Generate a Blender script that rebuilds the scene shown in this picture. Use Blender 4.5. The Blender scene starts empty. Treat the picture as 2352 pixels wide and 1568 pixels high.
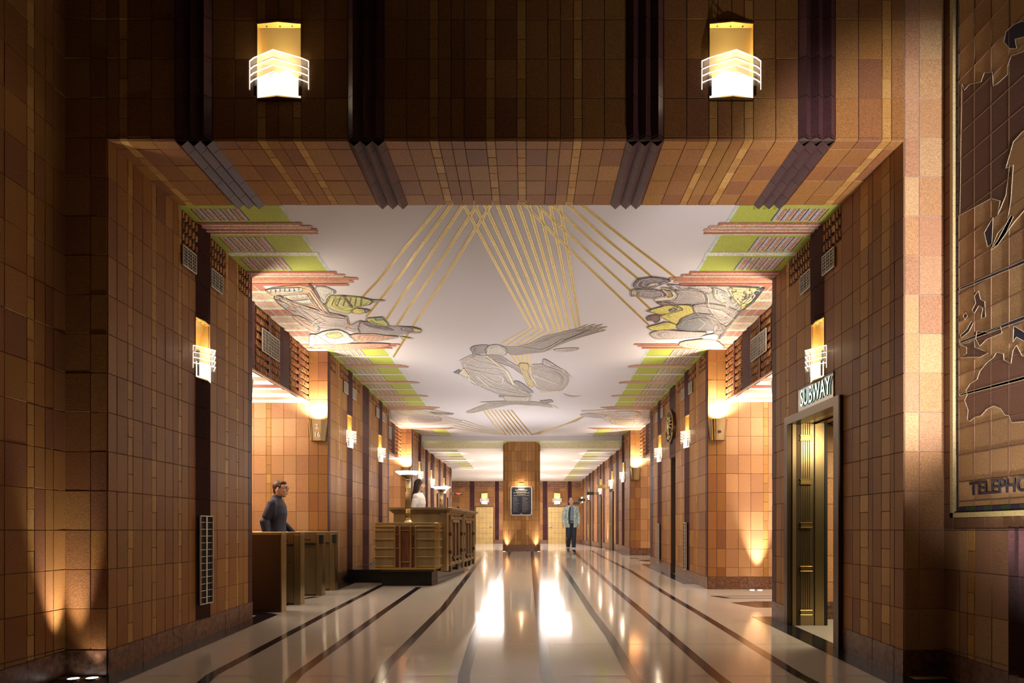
import bpy, bmesh, math, random
from mathutils import Vector, Matrix
random.seed(7)
C = bpy.context.scene
COL = C.collection
F = 1568.0            # focal length in photo pixels
EYE = 1.15            # lens height above the floor at the near piers
R = math.radians

# ------------------------------------------------------------------ camera
cam_d = bpy.data.cameras.new('camera')
cam_d.sensor_width = 36.0
cam_d.lens = 36.0 * F / 2352.0
cam_d.shift_x = (1176 - 1212) / 2352.0
cam_d.shift_y = (1217 - 784) / 2352.0
cam_d.clip_start = 0.05
cam = bpy.data.objects.new('camera', cam_d)
cam.location = (0, 0, EYE)
cam.rotation_euler = (R(90), 0, 0)
COL.objects.link(cam)
C.camera = cam

# ------------------------------------------------------------------ world, exposure
w = bpy.data.worlds.new('world'); C.world = w; w.use_nodes = True
w.node_tree.nodes['Background'].inputs[0].default_value = (1.0, 0.74, 0.48, 1)
w.node_tree.nodes['Background'].inputs[1].default_value = 0.006
C.view_settings.view_transform = 'Standard'
C.view_settings.look = 'None'
C.view_settings.gamma = 1.0
C.view_settings.use_curve_mapping = False
C.view_settings.exposure = 0.0
C.cycles.max_bounces = 7
C.cycles.diffuse_bounces = 4
C.cycles.glossy_bounces = 4
C.cycles.transparent_max_bounces = 12
C.cycles.caustics_reflective = False
C.cycles.caustics_refractive = False
C.cycles.sample_clamp_indirect = 6.0

WARM = (1.0, 0.72, 0.43); WHITE = (1.0, 0.90, 0.80); NEUT = (1.0, 0.86, 0.76); WHITE2 = (1.0, .93, .90)

def lamp(name, kind, loc, energy, color, rot=None, target=None, **kw):
    l = bpy.data.lights.new(name, kind)
    l.energy = energy; l.color = color
    for k, v in kw.items(): setattr(l, k, v)
    o = bpy.data.objects.new(name, l); COL.objects.link(o)
    o.location = (loc[0], loc[1], loc[2] + EYE)
    if target is not None:
        d = Vector(target) - Vector(loc)
        o.rotation_euler = d.to_track_quat('-Z', 'Y').to_euler()
    elif rot: o.rotation_euler = rot
    return o

# spots and uplights of the rooms, plus unseen fills added to brighten them
lamp('hall_spot', 'SPOT', (3.05, 1.9, 1.3), 850, (1, .88, .84), target=(3.07, 5.3, 2.05), spot_size=R(54), spot_blend=0.5, shadow_soft_size=0.05)  # hangs mid-air without a fitting, added to light the right strip
lamp('hall_spot', 'SPOT', (3.0, 3.9, -.95), 420, NEUT, target=(2.2, 5.6, 3.0), spot_size=R(60), spot_blend=1.0, shadow_soft_size=0.05)
lamp('hall_spot', 'SPOT', (1.5, 2.2, -0.8), 330, NEUT, target=(3.24, 3.95, 0.35), spot_size=R(46), spot_blend=1.0, shadow_soft_size=0.05)
lamp('hall_fill', 'AREA', (0, 1.2, 4.0), 4.5, WARM, target=(0, 4.5, 0), size=2.0)  # unseen overhead fill added to lift the near hall
lamp('floor_spot', 'SPOT', (-1.6, 4.9, -1.0), 30, WARM, target=(-2.2, 6.1, 3.03), spot_size=R(50), spot_blend=1.0, shadow_soft_size=0.05)
for sy, e in ((9.0, 10), (12.8, 36), (17.2, 66)):
    lamp('ceiling_fill', 'AREA', (-0.15, sy, 0.6), e, WHITE2, rot=(R(180), 0, 0), shape='RECTANGLE', size=2.2, size_y=1.6)  # hidden upward area lights added mid-air to brighten the ceiling
for sy in (24.5, 29.0, 34.0):
    lamp('ceiling_fill', 'AREA', (-0.2, sy, 1.0), 42, WHITE2, rot=(R(180), 0, 0), shape='RECTANGLE', size=3.5, size_y=2.0)  # same hidden fill, added under the gallery ceiling
    lamp('gallery_fill', 'AREA', (-0.2, sy, 2.4), 260, (1, .88, .80), rot=(0, 0, 0), shape='RECTANGLE', size=3.5, size_y=2.0)  # unseen overhead area light added to brighten the gallery walls
for sx in (-2.55, 2.2):
    for sy in (23.0, 25.6, 29.0, 33.0):
        if sx < 0 and sy > 29: continue
        lamp('cove_spot', 'SPOT', (sx, sy, 1.75), 26, WHITE2, rot=(R(180), 0, 0), spot_size=R(80), spot_blend=.8, shadow_soft_size=.05)
lamp('gallery_fill', 'SPOT', (-.2, 30.5, 2.3), 900, (1, .86, .78), target=(-.2, 37.6, .9), spot_size=R(80), spot_blend=.9, shadow_soft_size=.2)  # unseen spot added to brighten the end wall and its doors
lamp('lobby_fill', 'SPOT', (1.6, 8.8, 2.7), 260, (1, .86, .70), target=(-3.08, 9.6, -.5), spot_size=R(30), spot_blend=.8, shadow_soft_size=.15)  # unseen spot added to brighten the turnstile end panels
lamp('lobby_fill', 'AREA', (-.17, 13.4, 2.7), 150, (1, .80, .58), rot=(0, 0, 0), shape='RECTANGLE', size=1.2, size_y=4.0)  # unseen area light added to brighten the middle piers
lamp('gallery_fill', 'SPOT', (.6, 16.6, 2.6), 260, WHITE, target=(.95, 20.8, .2), spot_size=R(26), spot_blend=.8, shadow_soft_size=.2)  # unseen spot added to brighten the walking man
for sx in (-5.0, 4.6):
    lamp('side_lobby_light', 'AREA', (sx, 9.6, 2.0), 75, (1, .8, .6), rot=(0, 0, 0), shape='RECTANGLE', size=1.6, size_y=1.6)
    lamp('side_lobby_uplight', 'AREA', (sx, 9.6, 1.2), 120, WHITE, rot=(R(180), 0, 0), shape='RECTANGLE', size=1.6, size_y=1.6)
    lamp('side_lobby_light', 'AREA', (sx, 17.6, 1.9), 50, (1, .8, .6), rot=(0, 0, 0), shape='RECTANGLE', size=1.6, size_y=1.6)
    lamp('side_lobby_uplight', 'AREA', (sx, 17.6, 1.2), 60, WHITE, rot=(R(180), 0, 0), shape='RECTANGLE', size=1.6, size_y=1.6)

# ------------------------------------------------------------------ materials
M = {}
def mat(name, color, rough=0.5, metal=0.0, emit=None, strength=0.0, alpha=None, spec=0.5, noise=None, bump=0.0, tint=False, coat=0.0, trans=0.0, aniso=0.0):
    m = bpy.data.materials.new(name); m.use_nodes = True
    nt = m.node_tree; b = nt.nodes['Principled BSDF']
    b.inputs['Base Color'].default_value = (*color, 1)
    b.inputs['Roughness'].default_value = rough
    b.inputs['Metallic'].default_value = metal
    b.inputs['Specular IOR Level'].default_value = spec
    if coat: b.inputs['Coat Weight'].default_value = coat
    if trans: b.inputs['Transmission Weight'].default_value = trans
    if emit:
        b.inputs['Emission Color'].default_value = (*emit, 1); b.inputs['Emission Strength'].default_value = strength
    src = None
    if tint:
        at_ = nt.nodes.new('ShaderNodeAttribute'); at_.attribute_name = 'tint'; src = at_.outputs['Color']
    if noise:
        sc, amt = noise[0], noise[1]
        tc = nt.nodes.new('ShaderNodeTexCoord')
        nz = nt.nodes.new('ShaderNodeTexNoise'); nz.inputs['Scale'].default_value = sc; nz.inputs['Detail'].default_value = 4
        nt.links.new(tc.outputs['Object'], nz.inputs['Vector'])
        if len(noise) > 2:
            mp = nt.nodes.new('ShaderNodeMapping'); mp.inputs['Scale'].default_value = noise[2]
            nt.links.new(tc.outputs['Object'], mp.inputs['Vector']); nt.links.new(mp.outputs['Vector'], nz.inputs['Vector'])
        mr = nt.nodes.new('ShaderNodeMapRange'); mr.inputs['From Min'].default_value = 0.3; mr.inputs['From Max'].default_value = 0.7
        mr.inputs['To Min'].default_value = 1 - amt; mr.inputs['To Max'].default_value = 1 + amt
        nt.links.new(nz.outputs['Fac'], mr.inputs['Value'])
        mx = nt.nodes.new('ShaderNodeMix'); mx.data_type = 'RGBA'; mx.blend_type = 'MULTIPLY'; mx.inputs['Factor'].default_value = 1
        if src: nt.links.new(src, mx.inputs['A'])
        else: mx.inputs['A'].default_value = (*color, 1)
        nt.links.new(mr.outputs['Result'], mx.inputs['B']); src = mx.outputs['Result']
        if bump:
            bp = nt.nodes.new('ShaderNodeBump'); bp.inputs['Strength'].default_value = bump; bp.inputs['Distance'].default_value = 0.004
            nt.links.new(nz.outputs['Fac'], bp.inputs['Height']); nt.links.new(bp.outputs['Normal'], b.inputs['Normal'])
    if src: nt.links.new(src, b.inputs['Base Color'])
    M[name] = m
    return m

mat('tile', (.4, .22, .1), 0.5, noise=(170, .38), bump=0.25, tint=True, spec=.15)
mat('grout_tan', (.22, .125, .075), .8)
mat('tile_smooth', (.1, .04, .05), 0.45, noise=(60, .2), tint=True, spec=.3)
mat('mortar', (.085, .050, .038), 0.8)
mat('grout_light', (.42, .37, .36), 0.8)
mat('base_stone', (.15, .075, .045), 0.35, noise=(22, .55))
mat('terrazzo', (.56, .525, .475), 0.09, noise=(220, .07), spec=0.55)
mat('inlay', (.024, .016, .026), 0.14, noise=(160, .3), spec=.3)
mat('border_stone', (.018, .018, .024), 0.16, noise=(90, .4), spec=.35)
mat('floor_joint', (.33, .29, .25), 0.3)
mat('plaster', (.565, .555, .595), 0.75, noise=(260, .05), bump=0.2)
mat('plaster_side', (.85, .80, .76), 0.7)
mat('mosaic', (.5, .5, .5), 0.45, noise=(75, .5), tint=True)
_nt = M['mosaic'].node_tree
_mul = [n for n in _nt.nodes if n.type == 'MIX'][0]
_vo = _nt.nodes.new('ShaderNodeTexVoronoi'); _vo.inputs['Scale'].default_value = 55.0
_tc = [n for n in _nt.nodes if n.type == 'TEX_COORD'][0]; _nt.links.new(_tc.outputs['Object'], _vo.inputs['Vector'])
_m2 = _nt.nodes.new('ShaderNodeMix'); _m2.data_type = 'RGBA'; _m2.blend_type = 'OVERLAY'; _m2.inputs['Factor'].default_value = .26
_nt.links.new(_mul.outputs['Result'], _m2.inputs['A']); _nt.links.new(_vo.outputs['Color'], _m2.inputs['B'])
_nt.links.new(_m2.outputs['Result'], _nt.nodes['Principled BSDF'].inputs['Base Color'])
mat('paint_green', (.36, .42, .07), 0.6, noise=(40, .12), tint=False)
mat('gold_leaf', (.62, .45, .10), 0.38, metal=0.55, noise=(110, .55))
mat('brass', (.60, .42, .15), 0.3, metal=1.0)
mat('sconce_gold', (.80, .56, .20), 0.38, metal=0.75)
mat('bronze', (.33, .255, .135), 0.36, metal=0.9, noise=(6, .22, (1, 1, .15)))
mat('bronze_bright', (.56, .43, .22), 0.28, metal=1.0, noise=(5, .12, (1, 1, .1)))
mat('bronze_shaded', (.085, .055, .034), 0.4, metal=0.6)  # bronze of the nearest turnstile with its shade put into the colour
mat('bronze_dark', (.085, .055, .03), 0.38, metal=0.7)
mat('mahogany', (.085, .030, .015), 0.25, noise=(9, .45, (3, 3, .35)))
mat('black_stone', (.012, .012, .013), 0.18)
mat('black', (.01, .01, .011), 0.4)
mat('void', (.008, .007, .007), 0.9)
mat('grille_metal', (.60, .56, .52), 0.5, metal=0.2)
mat('glow', (1, 1, 1), 0.5, emit=(1.0, .90, .74), strength=1.25)
mat('glow_white', (1, 1, 1), 0.5, emit=(1.0, .95, .90), strength=5.0)
mat('edge_glow', (1, 1, 1), 0.3, emit=(1.0, .93, .80), strength=1.3)
mat('sign_glow', (.8, 1, .9), 0.4, emit=(.62, 1.0, .78), strength=2.2)
mat('sign_side', (.02, .12, .05), 0.4)
mat('white_paint', (.85, .85, .82), 0.5)
mat('red_glow', (.8, .1, .05), 0.4, emit=(1, .12, .06), strength=1.5)
mat('navy', (.010, .012, .030), 0.22)
mat('silver', (.6, .57, .5), 0.3, metal=1.0)
mat('plaque_text', (.26, .24, .26), 0.5)
mat('plaque_title', (.62, .58, .5), 0.5)
mat('door_gold', (.50, .35, .13), 0.42, metal=0.25, noise=(4, .1))
mat('door_line', (.30, .20, .07), .5)
mat('skin', (.62, .38, .27), 0.5)
mat('denim_light', (.40, .53, .53), 0.8, noise=(14, .35))
mat('denim_dark', (.012, .022, .042), 0.8, noise=(30, .3))
mat('jacket_navy', (.014, .015, .042), 0.7, noise=(20, .2))
mat('blouse', (.78, .76, .76), 0.7)
mat('hair_dark', (.020, .010, .008), 0.45)
mat('hair_brown', (.055, .022, .012), 0.5)
mat('hair_red', (.16, .06, .03), 0.5)
mat('shoe', (.012, .012, .014), 0.4)
mat('shoe_brown', (.10, .065, .045), 0.5)
mat('eye', (.03, .02, .015), 0.2)
mat('lip', (.40, .14, .11), 0.4)
# striped shirt
m = mat('shirt_striped', (.05, .12, .22), 0.8)
nt = m.node_tree; tc = nt.nodes.new('ShaderNodeTexCoord'); sp = nt.nodes.new('ShaderNodeSeparateXYZ'); nt.links.new(tc.outputs['Object'], sp.inputs[0])
mu = nt.nodes.new('ShaderNodeMath'); mu.operation = 'MULTIPLY'; mu.inputs[1].default_value = 30.0; nt.links.new(sp.outputs['Z'], mu.inputs[0])
fr = nt.nodes.new('ShaderNodeMath'); fr.operation = 'FRACT'; nt.links.new(mu.outputs[0], fr.inputs[0])
gt = nt.nodes.new('ShaderNodeMath'); gt.operation = 'GREATER_THAN'; gt.inputs[1].default_value = 0.66; nt.links.new(fr.outputs[0], gt.inputs[0])
mx = nt.nodes.new('ShaderNodeMix'); mx.data_type = 'RGBA'; mx.inputs['A'].default_value = (.045, .12, .23, 1); mx.inputs['B'].default_value = (.42, .47, .52, 1)
nt.links.new(gt.outputs[0], mx.inputs['Factor']); nt.links.new(mx.outputs['Result'], nt.nodes['Principled BSDF'].inputs['Base Color'])
# thin glass: mostly see-through
m = bpy.data.materials.new('thin_glass'); m.use_nodes = True; nt = m.node_tree
for n in list(nt.nodes):
    if n.type != 'OUTPUT_MATERIAL': nt.nodes.remove(n)
tr = nt.nodes.new('ShaderNodeBsdfTransparent'); tr.inputs[0].default_value = (.93, .94, .96, 1)
gl = nt.nodes.new('ShaderNodeBsdfGlossy'); gl.inputs['Roughness'].default_value = 0.08
tl = nt.nodes.new('ShaderNodeBsdfTranslucent'); tl.inputs[0].default_value = (.9, .9, .95, 1)
m1 = nt.nodes.new('ShaderNodeMixShader'); m1.inputs[0].default_value = 0.14
m2 = nt.nodes.new('ShaderNodeMixShader'); m2.inputs[0].default_value = 0.10
nt.links.new(tr.outputs[0], m1.inputs[1]); nt.links.new(gl.outputs[0], m1.inputs[2])
nt.links.new(m1.outputs[0], m2.inputs[1]); nt.links.new(tl.outputs[0], m2.inputs[2])
nt.links.new(m2.outputs[0], [n for n in nt.nodes if n.type == 'OUTPUT_MATERIAL'][0].inputs[0])
M['thin_glass'] = m

# ------------------------------------------------------------------ mesh helpers
class MB:
    def __init__(s): s.v = []; s.f = []; s.m = []; s.c = []; s.mats = []
    def mi(s, name):
        if name not in s.mats: s.mats.append(name)
        return s.mats.index(name)
    def poly(s, pts, m, col=(.5, .5, .5)):
        i = len(s.v); s.v.extend([tuple(p) for p in pts]); s.f.append(tuple(range(i, i + len(pts))))
        s.m.append(s.mi(m)); s.c.append(col)
    def face(s, idx, m, col): s.f.append(idx); s.m.append(s.mi(m)); s.c.append(col)
    def box(s, lo, hi, m, col=(.5, .5, .5), bev=0.0):
        x0, y0, z0 = lo; x1, y1, z1 = hi
        s.prism([(x0, y0), (x1, y0), (x1, y1), (x0, y1)], z0, z1, m, col, bev)
    def prism(s, plan, z0, z1, m, col=(.5, .5, .5), bev=0.0):
        n = len(plan); i = len(s.v)
        if bev > 0:
            cx = sum(p[0] for p in plan) / n; cy = sum(p[1] for p in plan) / n
            def ins(p):
                d = Vector((cx - p[0], cy - p[1]));  L = max(abs(d.x), abs(d.y), 1e-6)
                return (p[0] + math.copysign(min(bev, abs(d.x)), d.x) if abs(d.x) > 1e-6 else p[0], p[1] + math.copysign(min(bev, abs(d.y)), d.y) if abs(d.y) > 1e-6 else p[1])
            top = [ins(p) for p in plan]
            s.v += [(p[0], p[1], z0) for p in plan] + [(p[0], p[1], z1 - bev) for p in plan] + [(p[0], p[1], z1) for p in top]
            for k in range(n):
                k2 = (k + 1) % n
                s.face((i + k, i + k2, i + n + k2, i + n + k), m, col)
                s.face((i + n + k, i + n + k2, i + 2 * n + k2, i + 2 * n + k), m, col)
            s.face(tuple(i + 2 * n + k for k in range(n)), m, col); s.face(tuple(i + k for k in reversed(range(n))), m, col)
            return
        s.v += [(p[0], p[1], z0) for p in plan] + [(p[0], p[1], z1) for p in plan]
        for k in range(n):
            k2 = (k + 1) % n
            s.face((i + k, i + k2, i + n + k2, i + n + k), m, col)
        s.face(tuple(i + n + k for k in range(n)), m, col); s.face(tuple(i + k for k in reversed(range(n))), m, col)
    def obox(s, O, U, V, N, u0, u1, v0, v1, n0, n1, m, col=(.5, .5, .5)):
        i = len(s.v)
        for n in (n0, n1):
            for (u, v) in ((u0, v0), (u1, v0), (u1, v1), (u0, v1)):
                s.v.append(tuple(O + U * u + V * v + N * n))
        for q in ((0, 1, 2, 3), (7, 6, 5, 4), (0, 4, 5, 1), (1, 5, 6, 2), (2, 6, 7, 3), (3, 7, 4, 0)):
            s.face(tuple(i + k for k in q), m, col)
    def tube(s, pts, r, m, col=(.5, .5, .5), n=8, cap=True):
        pts = [Vector(p) for p in pts]; i0 = len(s.v)
        rs = r if isinstance(r, (list, tuple)) else [r] * len(pts)
        for k, p in enumerate(pts):
            a = pts[max(k - 1, 0)]; b = pts[min(k + 1, len(pts) - 1)]
            t = (b - a).normalized(); up = Vector((0, 0, 1)) if abs(t.z) < 0.95 else Vector((1, 0, 0))
            e1 = t.cross(up).normalized(); e2 = t.cross(e1)
            for j in range(n):
                an = 2 * math.pi * (j + .5) / n
                s.v.append(tuple(p + e1 * math.cos(an) * rs[k] + e2 * math.sin(an) * rs[k]))
        for k in range(len(pts) - 1):
            for j in range(n):
                j2 = (j + 1) % n
                s.face((i0 + k * n + j, i0 + k * n + j2, i0 + (k + 1) * n + j2, i0 + (k + 1) * n + j), m, col)
        if cap:
            s.face(tuple(i0 + j for j in range(n)), m, col); s.face(tuple(i0 + (len(pts) - 1) * n + j for j in reversed(range(n))), m, col)
    def lathe(s, prof, m, col=(.5, .5, .5), n=24, c=(0, 0)):
        i0 = len(s.v)
        for (r, z) in prof:
            for j in range(n):
                an = 2 * math.pi * j / n; s.v.append((c[0] + r * math.cos(an), c[1] + r * math.sin(an), z))
        for k in range(len(prof) - 1):
            for j in range(n):
                j2 = (j + 1) % n
                s.face((i0 + k * n + j, i0 + k * n + j2, i0 + (k + 1) * n + j2, i0 + (k + 1) * n + j), m, col)
    def ell(s, c, r, m, col=(.5, .5, .5), n=16, k=10, fn=None):
        i0 = len(s.v)
        for a in range(k + 1):
            th = math.pi * a / k
            for j in range(n):
                ph = 2 * math.pi * j / n
                p = Vector((math.sin(th) * math.cos(ph), math.sin(th) * math.sin(ph), math.cos(th)))
                if fn: p = fn(p)
                s.v.append((c[0] + p.x * r[0], c[1] + p.y * r[1], c[2] + p.z * r[2]))
        for a in range(k):
            for j in range(n):
                j2 = (j + 1) % n
                s.face((i0 + a * n + j, i0 + (a + 1) * n + j, i0 + (a + 1) * n + j2, i0 + a * n + j2), m, col)
    def build(s, name, parent=None, smooth=False, loc=None, merge=False):
        me = bpy.data.meshes.new(name); me.from_pydata(s.v, [], s.f)
        for k in s.mats: me.materials.append(M[k])
        me.polygons.foreach_set('material_index', s.m)
        at_ = me.color_attributes.new('tint', 'FLOAT_COLOR', 'CORNER')
        buf = []
        for f, c in zip(s.f, s.c): buf.extend(([c[0], c[1], c[2], 1.0]) * len(f))
        at_.data.foreach_set('color', buf)
        if smooth:
            me.polygons.foreach_set('use_smooth', [True] * len(s.f))
        if merge or smooth:
            bm = bmesh.new(); bm.from_mesh(me); bmesh.ops.remove_doubles(bm, verts=bm.verts, dist=1e-5)
            bmesh.ops.recalc_face_normals(bm, faces=bm.faces); bm.to_mesh(me); bm.free()
        me.update()
        o = bpy.data.objects.new(name, me); COL.objects.link(o)
        if parent: o.parent = parent
        if loc: o.location = loc
        return o

def empty(name, loc, rz=0.0, label=None, cat=None, group=None, kind=None):
    o = bpy.data.objects.new(name, None); COL.objects.link(o); o.empty_display_size = 0.1
    o.location = loc; o.rotation_euler = (0, 0, rz)
    return tag(o, label, cat, group, kind)
def tag(o, label=None, cat=None, group=None, kind=None):
    if label: o['label'] = label
    if cat: o['category'] = cat
    if group: o['group'] = group
    if kind: o['kind'] = kind
    return o
def struct(o, label=None): o['kind'] = 'structure'; return tag(o, label)
def copy_tree(o, parent=None):
    c = o.copy(); COL.objects.link(c)
    if parent: c.parent = parent
    for ch in [x for x in bpy.data.objects if x.parent == o]: copy_tree(ch, c)
    return c
def V3(x, y, ze): return Vector((x, y, ze + EYE))
UX, UY, UZ = Vector((1, 0, 0)), Vector((0, 1, 0)), Vector((0, 0, 1))

def interp(tab, y):
    if y <= tab[0][0]: return tab[0][1]
    for (a, za), (b, zb) in zip(tab, tab[1:]):
        if y <= b: return za + (zb - za) * (y - a) / (b - a)
    return tab[-1][1]
# heights relative to the lens: the lobby floor climbs gently away from the near hall
FLOOR = [(-1, -1.30), (0, -1.28), (5.31, -1.134), (8.6, -1.026), (11.64, -.945), (16.8, -.80), (19.0, -.735), (21.1, -.655), (37.6, -.743), (40, -.75)]
CEIL = [(6.35, 3.03), (11.2, 2.93), (16.07, 2.82), (19.3, 2.855), (21.0, 2.89)]
CEILF = [(21.0, 2.60), (21.5, 2.57), (37.6, 2.69)]
fz = lambda y: interp(FLOOR, y)
cz = lambda y: interp(CEIL, y)
def hit(tab, v, lo, hi):            # depth where a line of slope v meets a profile
    for _ in range(50):
        mid = (lo + hi) / 2
        g = interp(tab, mid) / mid
        if (abs(g) > abs(v)): lo = mid
        else: hi = mid
    return (lo + hi) / 2
def on_floor(px, py):
    d = hit(FLOOR, (1217 - py) / F, 1.5, 39); return Vector(((px - 1212) / F * d, d, fz(d) + EYE))
def on_ceil(px, py, off=0.0):
    d = hit(CEIL, (1217 - py) / F, 4, 24); return Vector(((px - 1212) / F * d, d, cz(d) + EYE - off))
XL, XR = -3.27, 2.93        # pier faces
XLB, XRB = -3.60, 3.24      # set-back faces
dL = lambda px, X=XL: X * F / (px - 1212)

# ------------------------------------------------------------------ tiled walls
PAL = [(.310, .150, .048), (.295, .138, .046), (.275, .125, .046), (.262, .115, .046), (.315, .160, .058), (.285, .136, .055), (.29, .148, .046), (.235, .105, .052)]
GOLD = [(.43, .24, .075), (.40, .215, .065), (.46, .27, .09), (.37, .20, .07)]
MAROON = [(.080, .034, .038), (.070, .030, .034), (.090, .039, .042)]
ORN = [(.42, .215, .085), (.36, .17, .07), (.48, .26, .11), (.30, .13, .06)]
COURSE = 0.305
def jig(c, a=.07):
    k = 1 + random.uniform(-a, a); return tuple(max(0, x * k) for x in c)
def tile(mb, O, U, V, N, u0, u1, v0, v1, col, mt='tile', th=.005, gap=.0013, bev=.0024):
    a, b, c, d = u0 + gap, u1 - gap, v0 + gap, v1 - gap
    if b - a < .004 or d - c < .004: return
    t = th + random.uniform(0, .0022); i = len(mb.v)
    tl = [random.uniform(-.0009, .0009) for _ in range(4)]
    for (u, v) in ((a, c), (b, c), (b, d), (a, d)): mb.v.append(tuple(O + U * u + V * v))
    for k, (u, v) in enumerate(((a + bev, c + bev), (b - bev, c + bev), (b - bev, d - bev), (a + bev, d - bev))):
        mb.v.append(tuple(O + U * u + V * v + N * (t + tl[k])))
    for q in ((4, 5, 6, 7), (0, 1, 5, 4), (1, 2, 6, 5), (2, 3, 7, 6), (3, 0, 4, 7)):
        mb.face(tuple(i + k for k in q), mt, col)
def flute(mb, O, U, V, N, u0, u1, v0, v1, n=3, dep=.045, cols=MAROON):
    w = (u1 - u0) / n; col = jig(random.choice(cols), .12)
    prof = []
    for k in range(n):
        prof += [(u0 + k * w, .002), (u0 + (k + .5) * w, dep)]
    prof.append((u1, .002))
    g = .002
    for (a, na), (b, nb) in zip(prof, prof[1:]):
        mb.poly([O + U * a + V * (v0 + g) + N * na, O + U * b + V * (v0 + g) + N * nb, O + U * b + V * (v1 - g) + N * nb, O + U * a + V * (v1 - g) + N * na], 'tile_smooth', col)
def ornament(mb, O, U, V, N, u0, u1, v0, v1, rows):
    mb.poly([O + U * u0 + V * v0 + N * .001, O + U * u1 + V * v0 + N * .001, O + U * u1 + V * v1 + N * .001, O + U * u0 + V * v1 + N * .001], 'tile_smooth', (.05, .032, .034))
    h = (v1 - v0) / rows; n = max(2, int((u1 - u0) / .028)); w = (u1 - u0) / n
    for r in range(rows):
        for k in range(n):
            b = v0 + r * h
            lo, hi = (b + .12 * h, b + .62 * h) if k % 2 else (b + .30 * h, b + .82 * h)
            c = jig(random.choice(ORN), .15)
            mb.obox(O, U, V, N, u0 + k * w + .002, u0 + (k + 1) * w - .002, lo, hi, .001, .016 + .01 * (k % 2), 'tile', c)
            mb.obox(O, U, V, N, u0 + k * w + .004, u0 + (k + 1) * w - .004, b + .82 * h, b + .95 * h, .001, .006, 'tile', jig((.16, .085, .06)))
def wall(name, O, U, N, cols, top, base=None, holes=(), V=UZ, course=COURSE, orn=None, pal=PAL, mb=None, build=True, z_off=0.0, grout='mortar', parent=None):
    """cols: (u0, u1, kind). top: height or function of u. base: floor function of u (None: starts at holes/zero)."""
    mb = mb or MB()
    for (u0, u1, kd) in cols:
        if u0 > u1: u0, u1 = u1, u0
        um = (u0 + u1) / 2
        t = top(um) if callable(top) else top
        b0 = (min(base(u0), base(u1)) - .02) if callable(base) else base
        seg = [(b0, t)]
        for (h0, h1, g0, g1) in holes:
            if um > h0 and um < h1:
                ns = []
                for (s0, s1) in seg:
                    if g1 <= s0 or g0 >= s1: ns.append((s0, s1)); continue
                    if g0 > s0: ns.append((s0, g0))
                    if g1 < s1: ns.append((g1, s1))
                seg = ns
        for (s0, s1) in seg:
            mb.poly([O + U * u0 + V * s0, O + U * u1 + V * s0, O + U * u1 + V * s1, O + U * u0 + V * s1], grout)
            z = s0
            if callable(base) and abs(s0 - b0) < 1e-6:
                z = s0 + .22
                tile(mb, O, U, V, N, u0, u1, s0, z, (.15, .075, .045), 'base_stone', th=.010, gap=0.0, bev=.0002)
            otop = s1
            if orn is not None and kd in 'Oo' and s1 > orn + .02:
                rows = max(1, round((s1 - orn) / .105)); ornament(mb, O, U, V, N, u0, u1, max(orn, s0), s1, rows); otop = orn
            step = course / 2 if kd == 'N' else course
            off = 0 if kd != 'N' else .07
            k = math.floor((z - z_off + 1e-6) / step) + 1
            zz = z
            while zz < otop - 1e-4:
                z2 = min(k * step + z_off, otop); k += 1
                if z2 - zz < .02 and z2 < otop: z2 = min(k * step + z_off, otop); k += 1
                if kd == 'F': flute(mb, O, U, V, N, u0, u1, zz, z2)
                elif kd == 'B': tile(mb, O, U, V, N, u0, u1, zz, z2, jig((.13, .048, .034)), th=.02)
                elif kd == 'D': tile(mb, O, U, V, N, u0, u1, zz, z2, jig((.075, .03, .028)))
                else:
                    c = random.choice(GOLD) if kd == 'N' else random.choice(pal)
                    tile(mb, O, U, V, N, u0, u1, zz, z2, jig(c))
                zz = z2
    if build:
        o = mb.build(name, parent)
        if not parent: struct(o)
        return o
    return mb
def cols_px(edges, kinds, fn):
    return [(fn(a), fn(b), k) for a, b, k in zip(edges, edges[1:], kinds)]
def cols_even(u0, u1, pattern):
    W = {'T': .184, 'N': .07, 'F': .27, 'D': .14, 'B': .05, 'O': .184}
    tot = sum(W[k] for k in pattern); s = (u1 - u0) / tot; u = u0; out = []
    for k in pattern: out.append((u, u + W[k] * s, k)); u += W[k] * s
    return out
Z0 = Vector((0, 0, EYE))
def fr_left(X=XL): return Vector((X, 0, EYE)), UY, UX
def fr_right(X=XR): return Vector((X, 0, EYE)), UY, -UX
def fr_front(y): return Vector((0, y, EYE)), UX, -UY
def fr_back(y): return Vector((0, y, EYE)), UX, UY

# near hall, left: side wall, its return, pier
O, U, N = fr_left(XLB)
wall('wall_left', O, U, N, cols_even(1.2, 3.2, 'TTNTTTNTTT') + [(dL(p0, XLB), dL(p1, XLB), k) for p0, p1, k in
     ((-240, -180, 'N'), (-180, -110, 'T'), (-110, -60, 'T'), (-60, 8, 'T'), (8, 60, 'T'), (60, 77, 'N'), (77, 102, 'T'), (102, 121, 'T'), (121, 150, 'T'))][::1] + [(3.2, dL(-240, XLB), 'T')], 4.5, fz)
O, U, N = fr_front(5.31)
xp = lambda px: (px - 1212) * 5.31 / F
wall('wall_left', O, U, N, [(XLB, xp(209), 'T'), (xp(209), XL, 'T')], 4.5, lambda u: fz(5.31))
O, U, N = fr_left()
e = [245, 267, 292, 304, 326, 347, 358, 378, 396, 408, 416, 432, 448, 478, 497, 516, 524, 542, 547, 558, 569]
k = 'TTNTTNTTTNOOFOONTNOO'
e = [dL(p) for p in e]; e[0] = 5.31
cl = [(a, b, q) for a, b, q in zip(e, e[1:], k)] + [(e[-1], 8.09, 'D')]
wall('wall_left', O, U, N, cl, lambda u: max(3.0, cz(u)) if u > 6.35 else 3.04, fz, orn=2.71, holes=[(6.70, 7.0, 1.49, 2.10)])
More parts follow.
